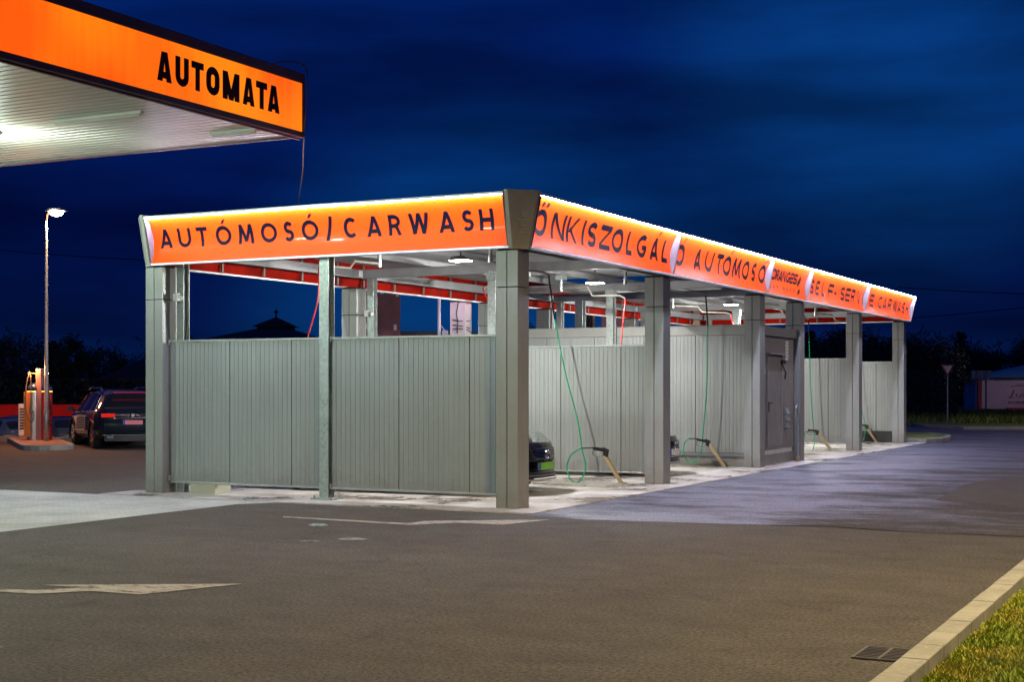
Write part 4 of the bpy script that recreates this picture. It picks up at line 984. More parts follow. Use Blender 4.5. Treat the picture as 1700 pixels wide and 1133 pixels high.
street_lamp((1.4, 31, -.03), 'warm street lamp on the verge further along outside the frame', 8.5, 4600, (1, .82, .64), R(-90), (1, .75, .5))

q = PD(1800, 641, 90); street_lamp((q.x, q.y, 0), 'added unseen lamp brightening the workshop from outside the frame', 8.5, 2400, (1, .72, .72), R(40), (1, .75, .6))  # added lamp to lift the dark workshop and the grass before it
# ================================================================== VACUUM ISLAND
ISL = [(-120, 729), (22, 729), (76, 736), (115, 742), (108, 750), (48, 750), (-120, 735)]
isl = [G(0, 733), G(60, 733), G(112, 743), G(108, 750), G(48, 750.5), G(0, 737)]
c0 = LB
def isle(L, W_):
    pts = []
    for (cx, sx) in ((L / 2 - W_ / 2, 1), (-L / 2 + W_ / 2, -1)):
        for k in range(9):
            t = R(-90 + 22.5 * k) if sx > 0 else R(90 + 22.5 * k); pts.append((cx + W_ / 2 * math.cos(t), W_ / 2 * math.sin(t)))
    return pts
IW, IL = 1.35, 9.0
ne = G(84, 749); hd_ = YAW + R(23); dv = Vector((-math.sin(hd_), math.cos(hd_), 0))
ic = Vector((ne.x, ne.y, 0)) + dv * (IL / 2 + .02); irz = hd_ + R(90)
rot = Matrix.Translation(ic) @ Matrix.Rotation(irz, 4, 'Z')
b = MB(); pts = isle(IL, IW); b.prism([tuple(rot @ Vector((x, y, .0))) for x, y in pts], [tuple(rot @ Vector((x, y, .14))) for x, y in pts]); tag(b.build('kerb', M['kerb'], bevel=.015), kind='structure')
b = MB(); pts = isle(IL - .3, IW - .3); b.add([tuple(rot @ Vector((x, y, .144))) for x, y in pts], [tuple(range(len(pts)))]); tag(b.build('pavement', mat('island_paving', (.30, .17, .12), .8, noise=(6, (.24, .13, .09), .4, .6))), kind='structure')
vp = G(66, 739.5)
VS = empty('vacuum_station', (vp.x, vp.y, .145), R(20), 'silver and orange self service vacuum station with hoses on its island', 'vacuum station'); VS.scale = (.62, .62, 1)
M['inox'] = mat('brushed_steel', (.55, .52, .50), .3, .8, noise=(9, (.42, .40, .38), .4, .7))
M['vred'] = mat('red_side', (.55, .03, .035), .35)
M['vorange'] = mat('orange_side', (.85, .27, .05), .4)
b = MB(); b.lathe([(.30, 0), (.30, 1.38), (.28, 1.42)], 24, Matrix.Translation((-.28, .0, 0))); local(b, 'drum', M['inox'], VS, smooth=False)
b = MB(); b.lathe([(.27, 0), (.27, 1.38), (.25, 1.42)], 24, Matrix.Translation((.26, .12, 0))); local(b, 'drum', M['vred'], VS, smooth=False)
b = MB(); b.prism([(-.60, -.10, 0), (-.60, .15, 0), (-.56, .15, 0), (-.56, -.10, 0)], [(-.62, -.10, 1.40), (-.62, .15, 1.40), (-.58, .15, 1.40), (-.58, -.10, 1.40)]); b.box(-.62, -.30, -.32, -.305, .1, 1.38); local(b, 'side_panel', M['vorange'], VS)
b = MB(); b.lathe([(.33, 1.43), (.31, 1.52), (.20, 1.60), (.02, 1.63)], 20, Matrix.Translation((-.26, 0, 0))); b.lathe([(.30, 1.43), (.28, 1.50), (.15, 1.56), (.02, 1.58)], 20, Matrix.Translation((.26, .12, 0))); local(b, 'dome_lid', mat('blue_lid', (.02, .05, .12), .25), VS, smooth=True)
b = MB(); b.box(-.08, .16, -.22, .10, 0, 2.05); local(b, 'control_column', mat('mauve_column', (.42, .26, .28), .35, .3), VS, bevel=.01)
b = MB(); b.box(-.095, -.081, -.19, .06, 1.62, 2.0); local(b, 'light_bar', mat('amber_bar', (1, .6, .1), emit=(1, .5, .05), es=2.5), VS)
b = MB(); b.lathe([(.30, 1.385), (.302, 1.40)], 24, Matrix.Translation((-.28, 0, 0))); b.lathe([(.272, 1.385), (.274, 1.40)], 24, Matrix.Translation((.26, .12, 0))); local(b, 'glow_ring', mat('amber_ring', (1, .6, .1), emit=(1, .45, .05), es=6), VS)
b = MB(); b.tube([(-.30, -.30, 1.86), (-.36, -.30, 1.95), (-.42, -.30, 1.9)], .02, 6); b.tube([(-.05, 0, 1.9), (-.4, -.28, 1.92)], .018, 6); b.tube([(.1, 0, 1.9), (.5, -.1, 1.9)], .018, 6); local(b, 'hose_arm', M['brass'], VS)
b = MB(); b.tube(curve_pts([(-.38, -.3, 1.88), (-.50, -.34, 1.5), (-.48, -.36, .9), (-.30, -.38, .55), (-.12, -.36, .62), (-.14, -.36, .82), (-.30, -.36, .78), (-.26, -.35, 1.2), (-.28, -.34, 1.84)]), .024, 8); local(b, 'hose', mat('grey_hose', (.16, .15, .14), .5), VS, smooth=True)
b = MB(); b.tube(curve_pts([(.44, -.12, 1.88), (.50, -.14, 1.4), (.58, -.14, .95), (.62, -.14, .72)]), [.03] * 19, 8); b.tube(curve_pts([(.5, -.14, .8), (.46, -.14, .6), (.62, -.15, .45), (.7, -.1, .6)]), .022, 8); local(b, 'hose', M['rubber'], VS, smooth=True)
vb2 = G(42, 733)
point('added_glow', (-.30, -.45, 2.15), .06, 200, (1, .30, .09), VS)  # added orange fill to warm the ground around the station
b2 = empty('waste_bin', (vb2.x, vb2.y + .1, .145), R(20), 'pale louvred bin unit left of the vacuum station', 'waste bin')
b = MB(); b.box(-.22, .22, -.2, .2, 0, 1.0); local(b, 'body', M['plastic'], b2, bevel=.04)
b = MB(); [b.box(-.16, .16, -.212, -.203, .22 + i * .085, .27 + i * .085) for i in range(8)]; local(b, 'louvres', M['gap'], b2)

# ================================================================== CARS
def lerpk(keys, x):
    for (a, va), (b_, vb_) in zip(keys[:-1], keys[1:]):
        if x <= b_:
            f = max(0, min(1, (x - a) / (b_ - a))); f = f * f * (3 - 2 * f) * .5 + f * .5; return va + (vb_ - va) * f
    return keys[-1][1]
def carpaint(name, c): return mat(name, c, .55, .0, spec=.08, coat=1.0, coat_r=.03)
M['glass'] = mat('car_glass', (.01, .012, .016), .05, 0, .8)
M['tail'] = mat('tail_light', (.35, .01, .01), .15, emit=(1, .02, .01), es=.5)
M['head'] = mat('headlight', (.5, .5, .52), .1, .3)
M['bluestrip'] = mat('plate_blue', (.01, .04, .5), .4)
def car(name, loc, yaw, paint, label, cat='car', group=None, L=4.6, Wd=1.86, H=1.62, suv=True, plate_f=(.6, .6, .6), plate_r_lit=(.75, .2, .25), hood=1.02, nose=.80, bend_f=.36, bend_r=.16, detail=True):  # default rear plate is pink: red light put into its colour
    o = empty(name, loc, yaw, label, cat, group)
    hl = L / 2; w = Wd / 2
    top = [(-hl, .96), (-hl + .10, 1.10), (-hl + .50, H - .10), (-hl + .85, H - .02), (-.2, H), (.35, H - .04), (1.25, hood + .03), (1.5, hood), (hl - .35, (hood + nose) / 2 + .06), (hl - .05, nose), (hl, nose - .10)]
    if not suv: top = [(-hl, .85), (-hl + .08, hood), (-hl + .65, hood + .02), (-hl + 1.25, H - .06), (-.1, H), (.35, H - .05), (1.2, hood - .02), (1.45, hood - .05), (hl - .3, nose + .06), (hl - .05, nose), (hl, nose - .12)]
    belt = [(-hl, .88), (-hl + .3, 1.02 if suv else .9), (0, .98 if suv else .88), (1.1, .93 if suv else .85), (1.5, hood - .08), (hl - .3, nose - .04), (hl, nose - .16)]
    bot = [(-hl, .42), (-hl + .25, .26), (-hl + .8, .22), (hl - .8, .22), (hl - .2, .24), (hl, .34)]
    wid = [(-hl, w * .80), (-hl + .1, w * .93), (-hl + .5, w), (hl - .8, w), (hl - .2, w * .95), (hl, w * .84)]
    def bend(p):
        x, y, z = p; f = max(0, (x - (hl - 1.1)) / 1.1); r = max(0, (-x - (hl - .8)) / .8)
        x2 = x - bend_f * f * f * (abs(y) / w) ** 2.4 + bend_r * r * r * (abs(y) / w) ** 2.4
        x2 -= max(0, z - .55) * .10 * f * f
        return (x2, y, z)
    nx, xs_ = 72, None
    xs_ = [-hl + L * (.5 - .5 * math.cos(math.pi * i / nx)) for i in range(nx + 1)]
    ring = []
    def sec(x):
        t_ = lerpk(top, x); be = min(lerpk(belt, x), t_ - .02); bo = lerpk(bot, x); ww = lerpk(wid, x); gh = max(0, t_ - be)
        inn = min(.33, gh * .5) if gh > .15 else .05
        pts = [(0, bo), (ww * .55, bo), (ww * .9, bo + .02), (ww * .985, bo + .12), (ww, bo + (be - bo) * .35), (ww * .985, bo + (be - bo) * .6), (ww * .995, bo + (be - bo) * .82), (ww * .965, be - .01),
               (ww * .93, be + .02 * min(1, gh * 3)), (ww * .93 - inn * .35, be + gh * .33), (ww * .93 - inn * .68, be + gh * .66), (ww * .93 - inn * .95, be + gh * .88), (ww * .93 - inn - .08, be + gh * .965), (ww * .45, t_ - .005), (0, t_)]
        return pts
    secs = [sec(x) for x in xs_]; nr = len(secs[0])
    bod, gl = MB(), MB()
    wx = (hl - .92, -hl + .86); wr = .36 if suv else .32
    for side in (1, -1):
        base = {}
        V = [bend((xs_[i], side * secs[i][j][0], secs[i][j][1])) for i in range(nx + 1) for j in range(nr)]
        fb, fg = [], []
        for i in range(nx):
            xm = (xs_[i] + xs_[i + 1]) / 2
            for j in range(nr - 1):
                q = (i * nr + j, (i + 1) * nr + j, (i + 1) * nr + j + 1, i * nr + j + 1)
                zm = (secs[i][j][1] + secs[i][j + 1][1]) / 2; gh = lerpk(top, xm) - lerpk(belt, xm)
                if 1 < j < 7 and any((xm - c) ** 2 + (zm - wr) ** 2 < (wr + .05) ** 2 for c in wx): continue
                isg = False
                if 8 <= j <= 10 and gh > .22 and -hl + .72 < xm < 1.1:
                    isg = not any(abs(xm - c) < .035 for c in (.12, -.92))
                if j >= 12 and .42 < xm < 1.20 and gh > .05: isg = True
                if j >= 11 and suv and -hl + .13 < xm < -hl + .48: isg = True
                if j >= 12 and not suv and -hl + .72 < xm < -hl + 1.2: isg = True
                (fg if isg else fb).append(q)
        bod.add(V, fb); gl.add(V, fg)
    # close ends
    for k in (0, nx):
        rr = [bend((xs_[k], y, z)) for y, z in secs[k]] + [bend((xs_[k], -y, z)) for y, z in secs[k][::-1]]
        half = secs[k]; vs = [bend((xs_[k], y * s_, z)) for (y, z) in half for s_ in (1, -1)]
        bod.add(vs, [(2 * j, 2 * j + 1, 2 * j + 3, 2 * j + 2) for j in range(nr - 1)])
    ob = local(bod, 'body', paint, o, smooth=True); local(gl, 'window_glass', M['glass'], o, smooth=True)
    bm = bmesh.new(); bm.from_mesh(ob.data); bmesh.ops.remove_doubles(bm, verts=bm.verts, dist=.002); bmesh.ops.recalc_face_normals(bm, faces=bm.faces); bm.to_mesh(ob.data); bm.free()
    # inner dark liner so that the arches and cabin are not see-through
    b = MB(); b.box(-hl + .35, hl - .35, -w * .62, w * .62, .24, hood - .12); local(b, 'inner_liner', M['rubber'], o)
    for c in wx:
        for s_ in (1, -1):
            mt = Matrix.Translation((c, s_ * (w - .13), wr)) @ Matrix.Rotation(R(90), 4, 'X')
            b = MB(); b.lathe([(wr * .62, -.10), (wr * .93, -.105), (wr, -.07), (wr, .07), (wr * .93, .105), (wr * .62, .10)], 28, mt); wh = local(b, 'wheel', M['rubber'], o, smooth=False)
            b = MB(); of = .108 if s_ < 0 else -.108
            b.lathe([(wr * .64, of * .9), (wr * .62, of), (wr * .56, of), (wr * .54, of * .5)], 24, mt); b.lathe([(.06, of * .3), (.06, of * 1.05), (.03, of * 1.1)], 12, mt)
            for a in range(5):
                for dd in (-.09, .09):
                    m3 = mt @ Matrix.Rotation(2 * math.pi * a / 5 + dd, 4, 'Z'); b.box(.04, wr * .60, -.018, .018, min(of * .75, of), max(of * .75, of), m3)
            local(b, 'rim', M['chrome'] if detail else M['rubber'], wh)
            b = MB(); b.tube([(c + (wr + .055) * math.cos(t), s_ * (w - .008), wr + (wr + .055) * math.sin(t)) for t in np.linspace(R(-25), R(205), 16)], .022, 6, cap=True); local(b, 'arch_trim', M['black'], o)
    for s_ in (1, -1):
        b = MB(); b.prism([bend(p) for p in ((.98, s_ * (w - .02), .98), (1.10, s_ * (w - .02), .98), (1.10, s_ * (w + .20), 1.0), (.98, s_ * (w + .20), 1.0))], [bend(p) for p in ((1.0, s_ * (w + .02), 1.10), (1.08, s_ * (w + .02), 1.10), (1.07, s_ * (w + .19), 1.12), (1.0, s_ * (w + .19), 1.12))]); local(b, 'mirror', M['black'], o, bevel=.02)
    def fstrip(b, y0, y1, z0, z1, dx, n=14, rear=False, th=.02):
        xf = -hl if rear else hl; sg = -1 if rear else 1
        for i in range(n):
            ya, yb = y0 + (y1 - y0) * i / n, y0 + (y1 - y0) * (i + 1) / n
            pa = [bend((xf, ya, z0)), bend((xf, yb, z0)), bend((xf, yb, z1)), bend((xf, ya, z1))]
            b.prism([(p[0] + sg * (dx - th), p[1], p[2]) for p in pa], [(p[0] + sg * dx, p[1], p[2]) for p in pa])
    # plates
    for rear, colr, zc_ in ((False, plate_f, .43), (True, plate_r_lit, .72 if suv else .6)):
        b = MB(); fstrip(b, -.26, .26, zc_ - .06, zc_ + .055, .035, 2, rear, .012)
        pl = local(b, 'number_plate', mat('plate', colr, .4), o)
        b = MB(); e_ = (.20, .26) if not rear else (.20, .26)
        sgl = -1 if not rear else 1
        ya, yb = sorted((sgl * .205, sgl * .258)); fstrip(b, ya, yb, zc_ - .058, zc_ + .053, .038, 1, rear, .002)
        q = b.build('country_band', M['bluestrip']); q.parent = pl
    if not detail: return o
    # front
    gz0, gz1 = nose - .27, nose - .11
    b = MB(); fstrip(b, -.42, .42, gz0 - .02, gz1 + .01, .012, 14); gr = local(b, 'grille', M['black'], o)
    b = MB()
    for i in range(5): fstrip(b, -.41 + .02 * i, .41 - .02 * i, gz1 - .012 - i * .035, gz1 - i * .035, .026, 14)
    q = b.build('grille_bars', M['chrome']); q.parent = gr
    b = MB(); xg = bend((hl, 0, (gz0 + gz1) / 2))[0] + .03; mt = Matrix.Translation((xg, 0, (gz0 + gz1) / 2)) @ Matrix.Rotation(R(90), 4, 'Y')
    ringp = [(0 + .062 * math.cos(t), .062 * math.sin(t), .012) for t in np.linspace(0, 2 * math.pi, 21)]; b.tube([mt @ Vector(p) for p in ringp], .012, 6); b.lathe([(.045, 0), (.045, .008)], 14, mt); b.tube([mt @ Vector((.10, -.11, 0)), mt @ Vector((-.08, .10, 0))], .008, 6)
    q = b.build('emblem', M['chrome']); q.parent = gr
    b = MB(); fstrip(b, -.55, .55, .245, .335, .014, 14); local(b, 'air_intake', M['black'], o)
    b = MB(); fstrip(b, -.60, .60, .205, .235, .035, 16); fstrip(b, -.5, .5, .285, .292, .022, 10); local(b, 'chin_trim', M['rail'], o)
    for s_ in (1, -1):
        b = MB(); ya, yb = sorted((s_ * .50, s_ * .84)); fstrip(b, ya, yb, nose - .22, nose - .10, .012, 6); local(b, 'headlight', M['head'], o)
        b = MB(); ya, yb = sorted((s_ * .62, s_ * .70)); fstrip(b, ya, yb, .40, .47, .012, 2); local(b, 'fog_lamp', M['head'], o)
        # rear
        b = MB(); ya, yb = sorted((s_ * .46, s_ * .80)); fstrip(b, ya, yb, .86, .955, .02, 6, True); local(b, 'tail_light', M['tail'], o)
        b = MB(); ya, yb = sorted((s_ * .50, s_ * .66)); fstrip(b, ya, yb, .30, .36, .02, 3, True); local(b, 'exhaust_tip', M['chrome'], o)
        b = MB(); b.tube([(-1.5, s_ * (w - .30), H - .02), (-1.35, s_ * (w - .30), H + .035), (.1, s_ * (w - .30), H + .045), (.4, s_ * (w - .30), H - .01)], .018, 6); local(b, 'roof_rail', M['chrome'], o)
        # chrome window line
        ln = [];
        for x in np.linspace(-hl + .62, 1.1, 14): be = lerpk(belt, x); ln.append(bend((x, s_ * (lerpk(wid, x) * .945), be + .005)))
        for x in np.linspace(1.0, -hl + .62, 12): t_ = lerpk(top, x); be = lerpk(belt, x); gh = t_ - be; inn = min(.27, gh * .42); ln.append(bend((x, s_ * (lerpk(wid, x) * .93 - inn * .9 + .012), be + gh * .85)))
        ln.append(ln[0]); b = MB(); b.tube(ln, .008, 5); local(b, 'window_trim', M['chrome'], o)
    b = MB(); fstrip(b, -.78, .78, .375, .392, .03, 12, True); local(b, 'bumper_trim', M['chrome'], o)
    b = MB(); fstrip(b, -.40, .40, .82, .832, .03, 8, True); local(b, 'boot_trim', M['chrome'], o)
    b = MB(); fstrip(b, -.72, .72, .22, .37, .014, 12, True); local(b, 'rear_valance', M['black'], o)
    b = MB(); xr_ = bend((-hl, 0, .90))[0] - .03; b.lathe([(.05, -.01), (.05, .01)], 14, Matrix.Translation((xr_, 0, .9)) @ Matrix.Rotation(R(90), 4, 'Y')); local(b, 'emblem', M['chrome'], o)
    b = MB(); b.prism([(-hl + .26, -.45, H - .09), (-hl + .26, .45, H - .09), (-hl + .30, .45, H - .09), (-hl + .30, -.45, H - .09)], [(-hl + .24, -.45, H - .075), (-hl + .24, .45, H - .075), (-hl + .30, .45, H - .075), (-hl + .30, -.45, H - .075)]); local(b, 'brake_light', M['tail'], o)
    return o
# parked SUV on the left: rear towards us
rw = G(159, 745.6)
a_suv = YAW + R(27) + R(90)
fwd = Vector((math.cos(a_suv), math.sin(a_suv), 0)); left = Vector((-fwd.y, fwd.x, 0))
ctr = rw + fwd * 1.44 - left * .80
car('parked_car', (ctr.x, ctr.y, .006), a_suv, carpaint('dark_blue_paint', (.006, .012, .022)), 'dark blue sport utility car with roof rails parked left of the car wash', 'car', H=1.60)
# black car being washed in the first bay
car('parked_car', (-9.72 - 2.33, 20.1, .014), 0, carpaint('black_paint', (.008, .009, .012)), 'black car with round grille emblem and green number plate in the front wash bay', 'car', plate_f=(.16, .48, .03), hood=.97, nose=.80, L=4.64, H=1.48)
car('parked_car', (-9.62 - 2.2, 25.5, .014), 0, carpaint('grey_brown_paint', (.12, .10, .095)), 'grey brown car with white number plate in the second wash bay, only its nose showing', 'car', plate_f=(.7, .68, .66), hood=.92, nose=.74, L=4.4, Wd=1.74, H=1.44, suv=False)
# cars parked below the fence
cols = [(.05, .09, .16), (.09, .10, .12), (.025, .05, .09), (.12, .11, .12)]
lbl = ['blue car parked beyond the fence at the left edge', 'pale grey car parked beyond the fence behind the louvred bin', 'dark blue car parked beyond the fence between vacuum station and big car', 'grey car parked beyond the fence behind the dark big car']
for i, (px, dd, yw) in enumerate(((-6, 47, 168), (34, 51, 168), (101, 49, 150), (165, 50, 168))):
    p = PD(px, 641, dd)
    car('parked_car', (p.x, p.y, -.795), R(yw), carpaint('car_paint', cols[i]), lbl[i], 'car', 'cars parked beyond the fence', H=1.45, suv=(i % 2 == 0), detail=False, L=4.3, Wd=1.76, hood=.95, nose=.75)

# ================================================================== LEFT BACKGROUND
b = MB(); b.box(-60, -17.4, 31.2, 31.4, -.1, .17); tag(b.build('kerb', M['kerb']), kind='structure')
# wire fence
fp = empty('wire_fence', (-30, 33.2, -.8), 0, 'thin black wire fence on slim posts behind the kerb at left', 'fence')
for x in np.arange(-46, -17, 3.1):
    b = MB(); b.tube([(x, 33.2, -.8), (x, 33.2, .66)], .05, 8); b.v = [tuple(Vector(q) - Vector(fp.location)) for q in b.v]; q = b.build('post', M['black']); q.parent = fp
b = MB()
for z in (-.3, 0, .3, .58): b.tube([(-46, 33.2, z), (-17, 33.2, z)], .006, 5)
world(b, 'wires', M['black'], fp)
rwall = empty('boundary_wall', (-45, 52, -.8), 0, 'long low red painted wall given a red glow behind the parked cars', 'wall')
p0 = PD(-60, 641, 60); p1 = PD(300, 641, 60)
dirw = (p1 - p0).normalized(); ang = math.atan2(dirw.y, dirw.x); Lw = (p1 - p0).length
rwall.location = (p0.x, p0.y, -.8); rwall.rotation_euler = (0, 0, ang)
M['redwall'] = mat('red_wall_glow', (.62, .02, .01), .6, noise=(.8, (.4, .012, .008), .4, .65), emit=(1, .01, .0), es=.12)  # emission paints red light onto the wall, which is no lamp
b = MB(); x = 0
while x < Lw: b.box(x, x + 2.96, -.1, .1, 0, 1.70); x += 3.0
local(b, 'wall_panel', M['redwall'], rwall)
b = MB(); b.box(0, Lw, -.14, .14, 1.701, 1.76); local(b, 'coping', mat('dark_coping', (.06, .01, .008), .7), rwall)
# houses
M['darkroof'] = mat('dark_roof', (.055, .028, .028), .8, noise=(2, (.035, .018, .018), .4, .6)); M['darkwall'] = mat('dark_wall', (.10, .07, .055), .8, noise=(1, (.07, .045, .04), .4, .6))
def frame_from_view(px, d):
    p = PD(px, 641, d); o = Vector((p.x, p.y, 0)); return o
def house(name, px, d, wpx, eave_y, ridge_y, label, cat, hip=True, deep=9, z0=-.8, tower=None):
    c = frame_from_view(px, d); wm = wpx / F_PX * d
    o = empty(name, (c.x, c.y, z0), YAW, label, cat)
    ze = EYE + (HOR - eave_y) / F_PX * d - z0; zr = EYE + (HOR - ridge_y) / F_PX * d - z0
    b = MB(); b.box(-wm / 2 + .5, wm / 2 - .5, 0, deep - 1, 0, ze); wl = local(b, 'wall', M['darkwall'], o)
    b = MB()
    for k in range(4):
        xx = -wm / 2 + 1.2 + k * (wm - 2.6) / 3.6; b.box(xx, xx + .9, -.03, -.005, 1.2, min(2.4, ze - .3))
    local(b, 'window', M['glass'], o)
    b = MB(); ins = min(wm * .45, deep * .5) if hip else .01
    bot_ = [(-wm / 2, -.5, ze), (wm / 2, -.5, ze), (wm / 2, deep - .5, ze), (-wm / 2, deep - .5, ze)]
    tp = [(-wm / 2 + ins, deep / 2 - .3, zr), (wm / 2 - ins, deep / 2 - .3, zr), (wm / 2 - ins, deep / 2 + .3, zr), (-wm / 2 + ins, deep / 2 + .3, zr)]
    b.prism(bot_, tp); rf = local(b, 'roof', M['darkroof'], o)
    if tower:
        wt, yt0, yt1, pin = tower; wt = wt / F_PX * d / 2; za = EYE + (HOR - yt0) / F_PX * d - z0; zb = EYE + (HOR - yt1) / F_PX * d - z0; cy = deep / 2
        b = MB(); b.box(-wt * .8, wt * .8, cy - wt * .8, cy + wt * .8, zr - .6, za); b.prism([(-wt, cy - wt, za), (wt, cy - wt, za), (wt, cy + wt, za), (-wt, cy + wt, za)], [(-.05, cy - .05, zb), (.05, cy - .05, zb), (.05, cy + .05, zb), (-.05, cy + .05, zb)])
        zp = EYE + (HOR - pin) / F_PX * d - z0; b.tube([(0, cy, zb - .1), (0, cy, zp)], [.07, .02], 8); b.lathe([(.02, zb + .2), (.16, zb + .35), (.02, zb + .5)], 10, Matrix.Translation((0, cy, 0))); q = b.build('roof_lantern', M['darkroof']); q.parent = rf
    return o
house('house', 236, 78, 190, 640, 583, 'dark house with a broad hipped roof behind the parked big car', 'house', deep=10)
house('pavilion', 434, 88, 215, 566, 536, 'dark pavilion with tiered pyramid roof and spire above the front panels', 'pavilion', deep=11, tower=(72, 537, 520, 503))
kc = PD(830, 641, 47)
kiosk = empty('kiosk', (kc.x, kc.y, 0), YAW, 'low dark flat roofed kiosk just visible above the front panels', 'kiosk')
zt = EYE + (HOR - 551) / F_PX * 47
b = MB(); b.box(-4.5, 4.0, 0, 3.5, .0, zt - .22); local(b, 'wall', M['darkwall'], kiosk)
b = MB(); b.box(-4.7, 4.2, -.2, 3.7, zt - .219, zt); local(b, 'roof', mat('flat_roof', (.05, .045, .05), .7), kiosk)
bc = PD(636, 641, 45)
bb = empty('advertising_board', (bc.x, bc.y, 0), YAW, 'tall dark maroon advertising board seen between the two front pillars', 'board')
zb0, zb1 = EYE + (HOR - 553) / F_PX * 45, EYE + (HOR - 482) / F_PX * 45
M['maroon'] = mat('maroon_board', (.15, .045, .055), .5, noise=(1, (.09, .025, .035), .4, .6))
b = MB(); b.box(-.60, .54, -.06, .06, zb0 - .3, zb1); local(b, 'board', M['maroon'], bb)
b = MB(); b.box(-.5, -.42, .0, .05, 0, zb0 - .3); b.box(.38, .46, .0, .05, 0, zb0 - .3); local(b, 'post', M['black'], bb)
b = MB(); b.box(-.08, .02, -.12, -.065, zb1 - .12, zb1 - .08); b.box(.42, .5, -.12, -.065, zb1 - .20, zb1 - .16); local(b, 'spot_lamp', M['plastic'], bb)
b = MB(); b.box(.34, .44, -.075, -.062, zb0 + .08, zb0 + .26); b.box(-.56, -.48, -.075, -.062, zb0 + .12, zb0 + .3); local(b, 'sticker', mat('pink_sticker', (.6, .35, .42), .5), bb)
pc = PD(729, 641, 36)
pl = empty('utility_pole', (pc.x, pc.y, 0), YAW, 'slim pale pole with small box beyond the front bay', 'pole')
b = MB(); b.tube([(0, 0, 0), (0, 0, 4.6)], .042, 10); local(b, 'pole', mat('pale_pole', (.55, .50, .52), .5), pl)
b = MB(); b.box(.08, .22, -.08, .08, 2.75, 3.1); b.tube([(0, 0, 3.3), (.14, 0, 3.1)], .012, 6); local(b, 'junction_box', M['beam'], pl)
for (px, w_, m_, lb_) in ((978, .13, 'darkwall', 'dark pole seen over the cabin beside the pale one'), (985.5, .055, 'brass', 'thin pale yellow pole seen over the cabin')):
    q = PD(px, 641, 52); o = empty('utility_pole', (q.x, q.y, 0), YAW, lb_, 'pole'); b = MB(); b.tube([(0, 0, 0), (0, 0, 4.9)], w_, 8); local(b, 'pole', M[m_], o)
q = PD(1018, 641, 50); o = empty('advertising_board', (q.x, q.y, 0), YAW, 'small pinkish board seen above the cabin roof', 'board')
b = MB(); b.box(-.42, .42, -.04, .04, 2.9, 4.2); local(b, 'board', mat('pink_board', (.42, .16, .17), .5), o); b = MB(); b.box(-.03, .03, .041, .09, 0, 3.0); local(b, 'post', M['black'], o)

# ================================================================== TREES
M['leaf'] = mat('dark_leaves', (.028, .040, .018), .65, noise=(2.0, (.016, .024, .012), .4, .6))
def tree_mesh(seed, kind):
    rng = random.Random(seed); V = []; Fc = []
    nb = 15 if kind == 'broad' else 12; blobs = []
    for i in range(nb):
        a = rng.uniform(0, 6.283)
        if kind == 'broad': z = rng.uniform(.34, .9); rr = (.30 * math.sin(math.pi * min(1, (z - .22) / .8)) + .05) * rng.uniform(.3, 1.1); s = rng.uniform(.10, .19)
        else: z = .2 + .75 * i / nb; rr = .11 * (1.05 - z) * rng.uniform(.2, 1.2) + .02; s = rng.uniform(.08, .13) * (1.2 - z * .6)
        blobs.append((rr * math.cos(a), rr * math.sin(a), z, s))
    for (bx, by, bz, s) in blobs:
        for _ in range(230):
            d = Vector((rng.gauss(0, 1), rng.gauss(0, 1), rng.gauss(0, .8))); d.normalize(); p = Vector((bx, by, bz)) + d * s * rng.random() ** .45
            u = Vector((rng.gauss(0, 1), rng.gauss(0, 1), rng.gauss(0, 1))).normalized(); w_ = u.cross(Vector((rng.gauss(0, 1), rng.gauss(0, 1), rng.gauss(0, 1)))).normalized(); l = rng.uniform(.007, .018)
            o = len(V); V += [tuple(p - u * l), tuple(p + w_ * l * .55), tuple(p + u * l), tuple(p - w_ * l * .55)]; Fc.append((o, o + 1, o + 2, o + 3))
        for _ in range(2):      # stray sprigs
            d = Vector((rng.gauss(0, 1), rng.gauss(0, 1), abs(rng.gauss(0, 1)))).normalized()
            for k in range(26):
                p = Vector((bx, by, bz)) + d * (s * (1 + k * .022)) + Vector((rng.gauss(0, .006), rng.gauss(0, .006), rng.gauss(0, .006))); l = .010; u = Vector((rng.gauss(0, 1), rng.gauss(0, 1), rng.gauss(0, 1))).normalized(); w_ = u.orthogonal().normalized(); o = len(V)
                V += [tuple(p - u * l), tuple(p + w_ * l * .5), tuple(p + u * l), tuple(p - w_ * l * .5)]; Fc.append((o, o + 1, o + 2, o + 3))
    me = bpy.data.meshes.new('crown'); me.from_pydata(V, [], Fc); me.materials.append(M['leaf'])
    t = MB(); t.tube([(0, 0, 0), (.005, 0, .25), (-.01, .01, .55), (0, 0, .8)], [.022, .017, .010, .003], 8)
    for (bx, by, bz, s) in blobs[:8]: t.tube([(0, 0, max(.15, bz - .25)), (bx * .6, by * .6, bz - .06), (bx, by, bz)], [.009, .006, .002], 5)
    tm = bpy.data.meshes.new('trunk'); tm.from_pydata(t.v, [], t.f); tm.materials.append(M['bark'])
    return me, tm
TM = [tree_mesh(11, 'broad'), tree_mesh(12, 'broad'), tree_mesh(13, 'broad'), tree_mesh(14, 'tall'), tree_mesh(15, 'tall')]
def tree(px, d, top_y, k, label, group, z0=0, wid_=1.0):
    p = PD(px, 641, d); H = EYE + (HOR - top_y) / F_PX * d - z0
    o = empty('tree', (p.x, p.y, z0), random.uniform(0, 6), label, 'tree', group); o.scale = (H * wid_, H * wid_, H)
    for nm, me in (('crown', TM[k][0]), ('trunk', TM[k][1])):
        c = bpy.data.objects.new(nm, me); COL.objects.link(c); c.parent = o
random.seed(21)
gr_r = 'dark trees behind the road on the right'
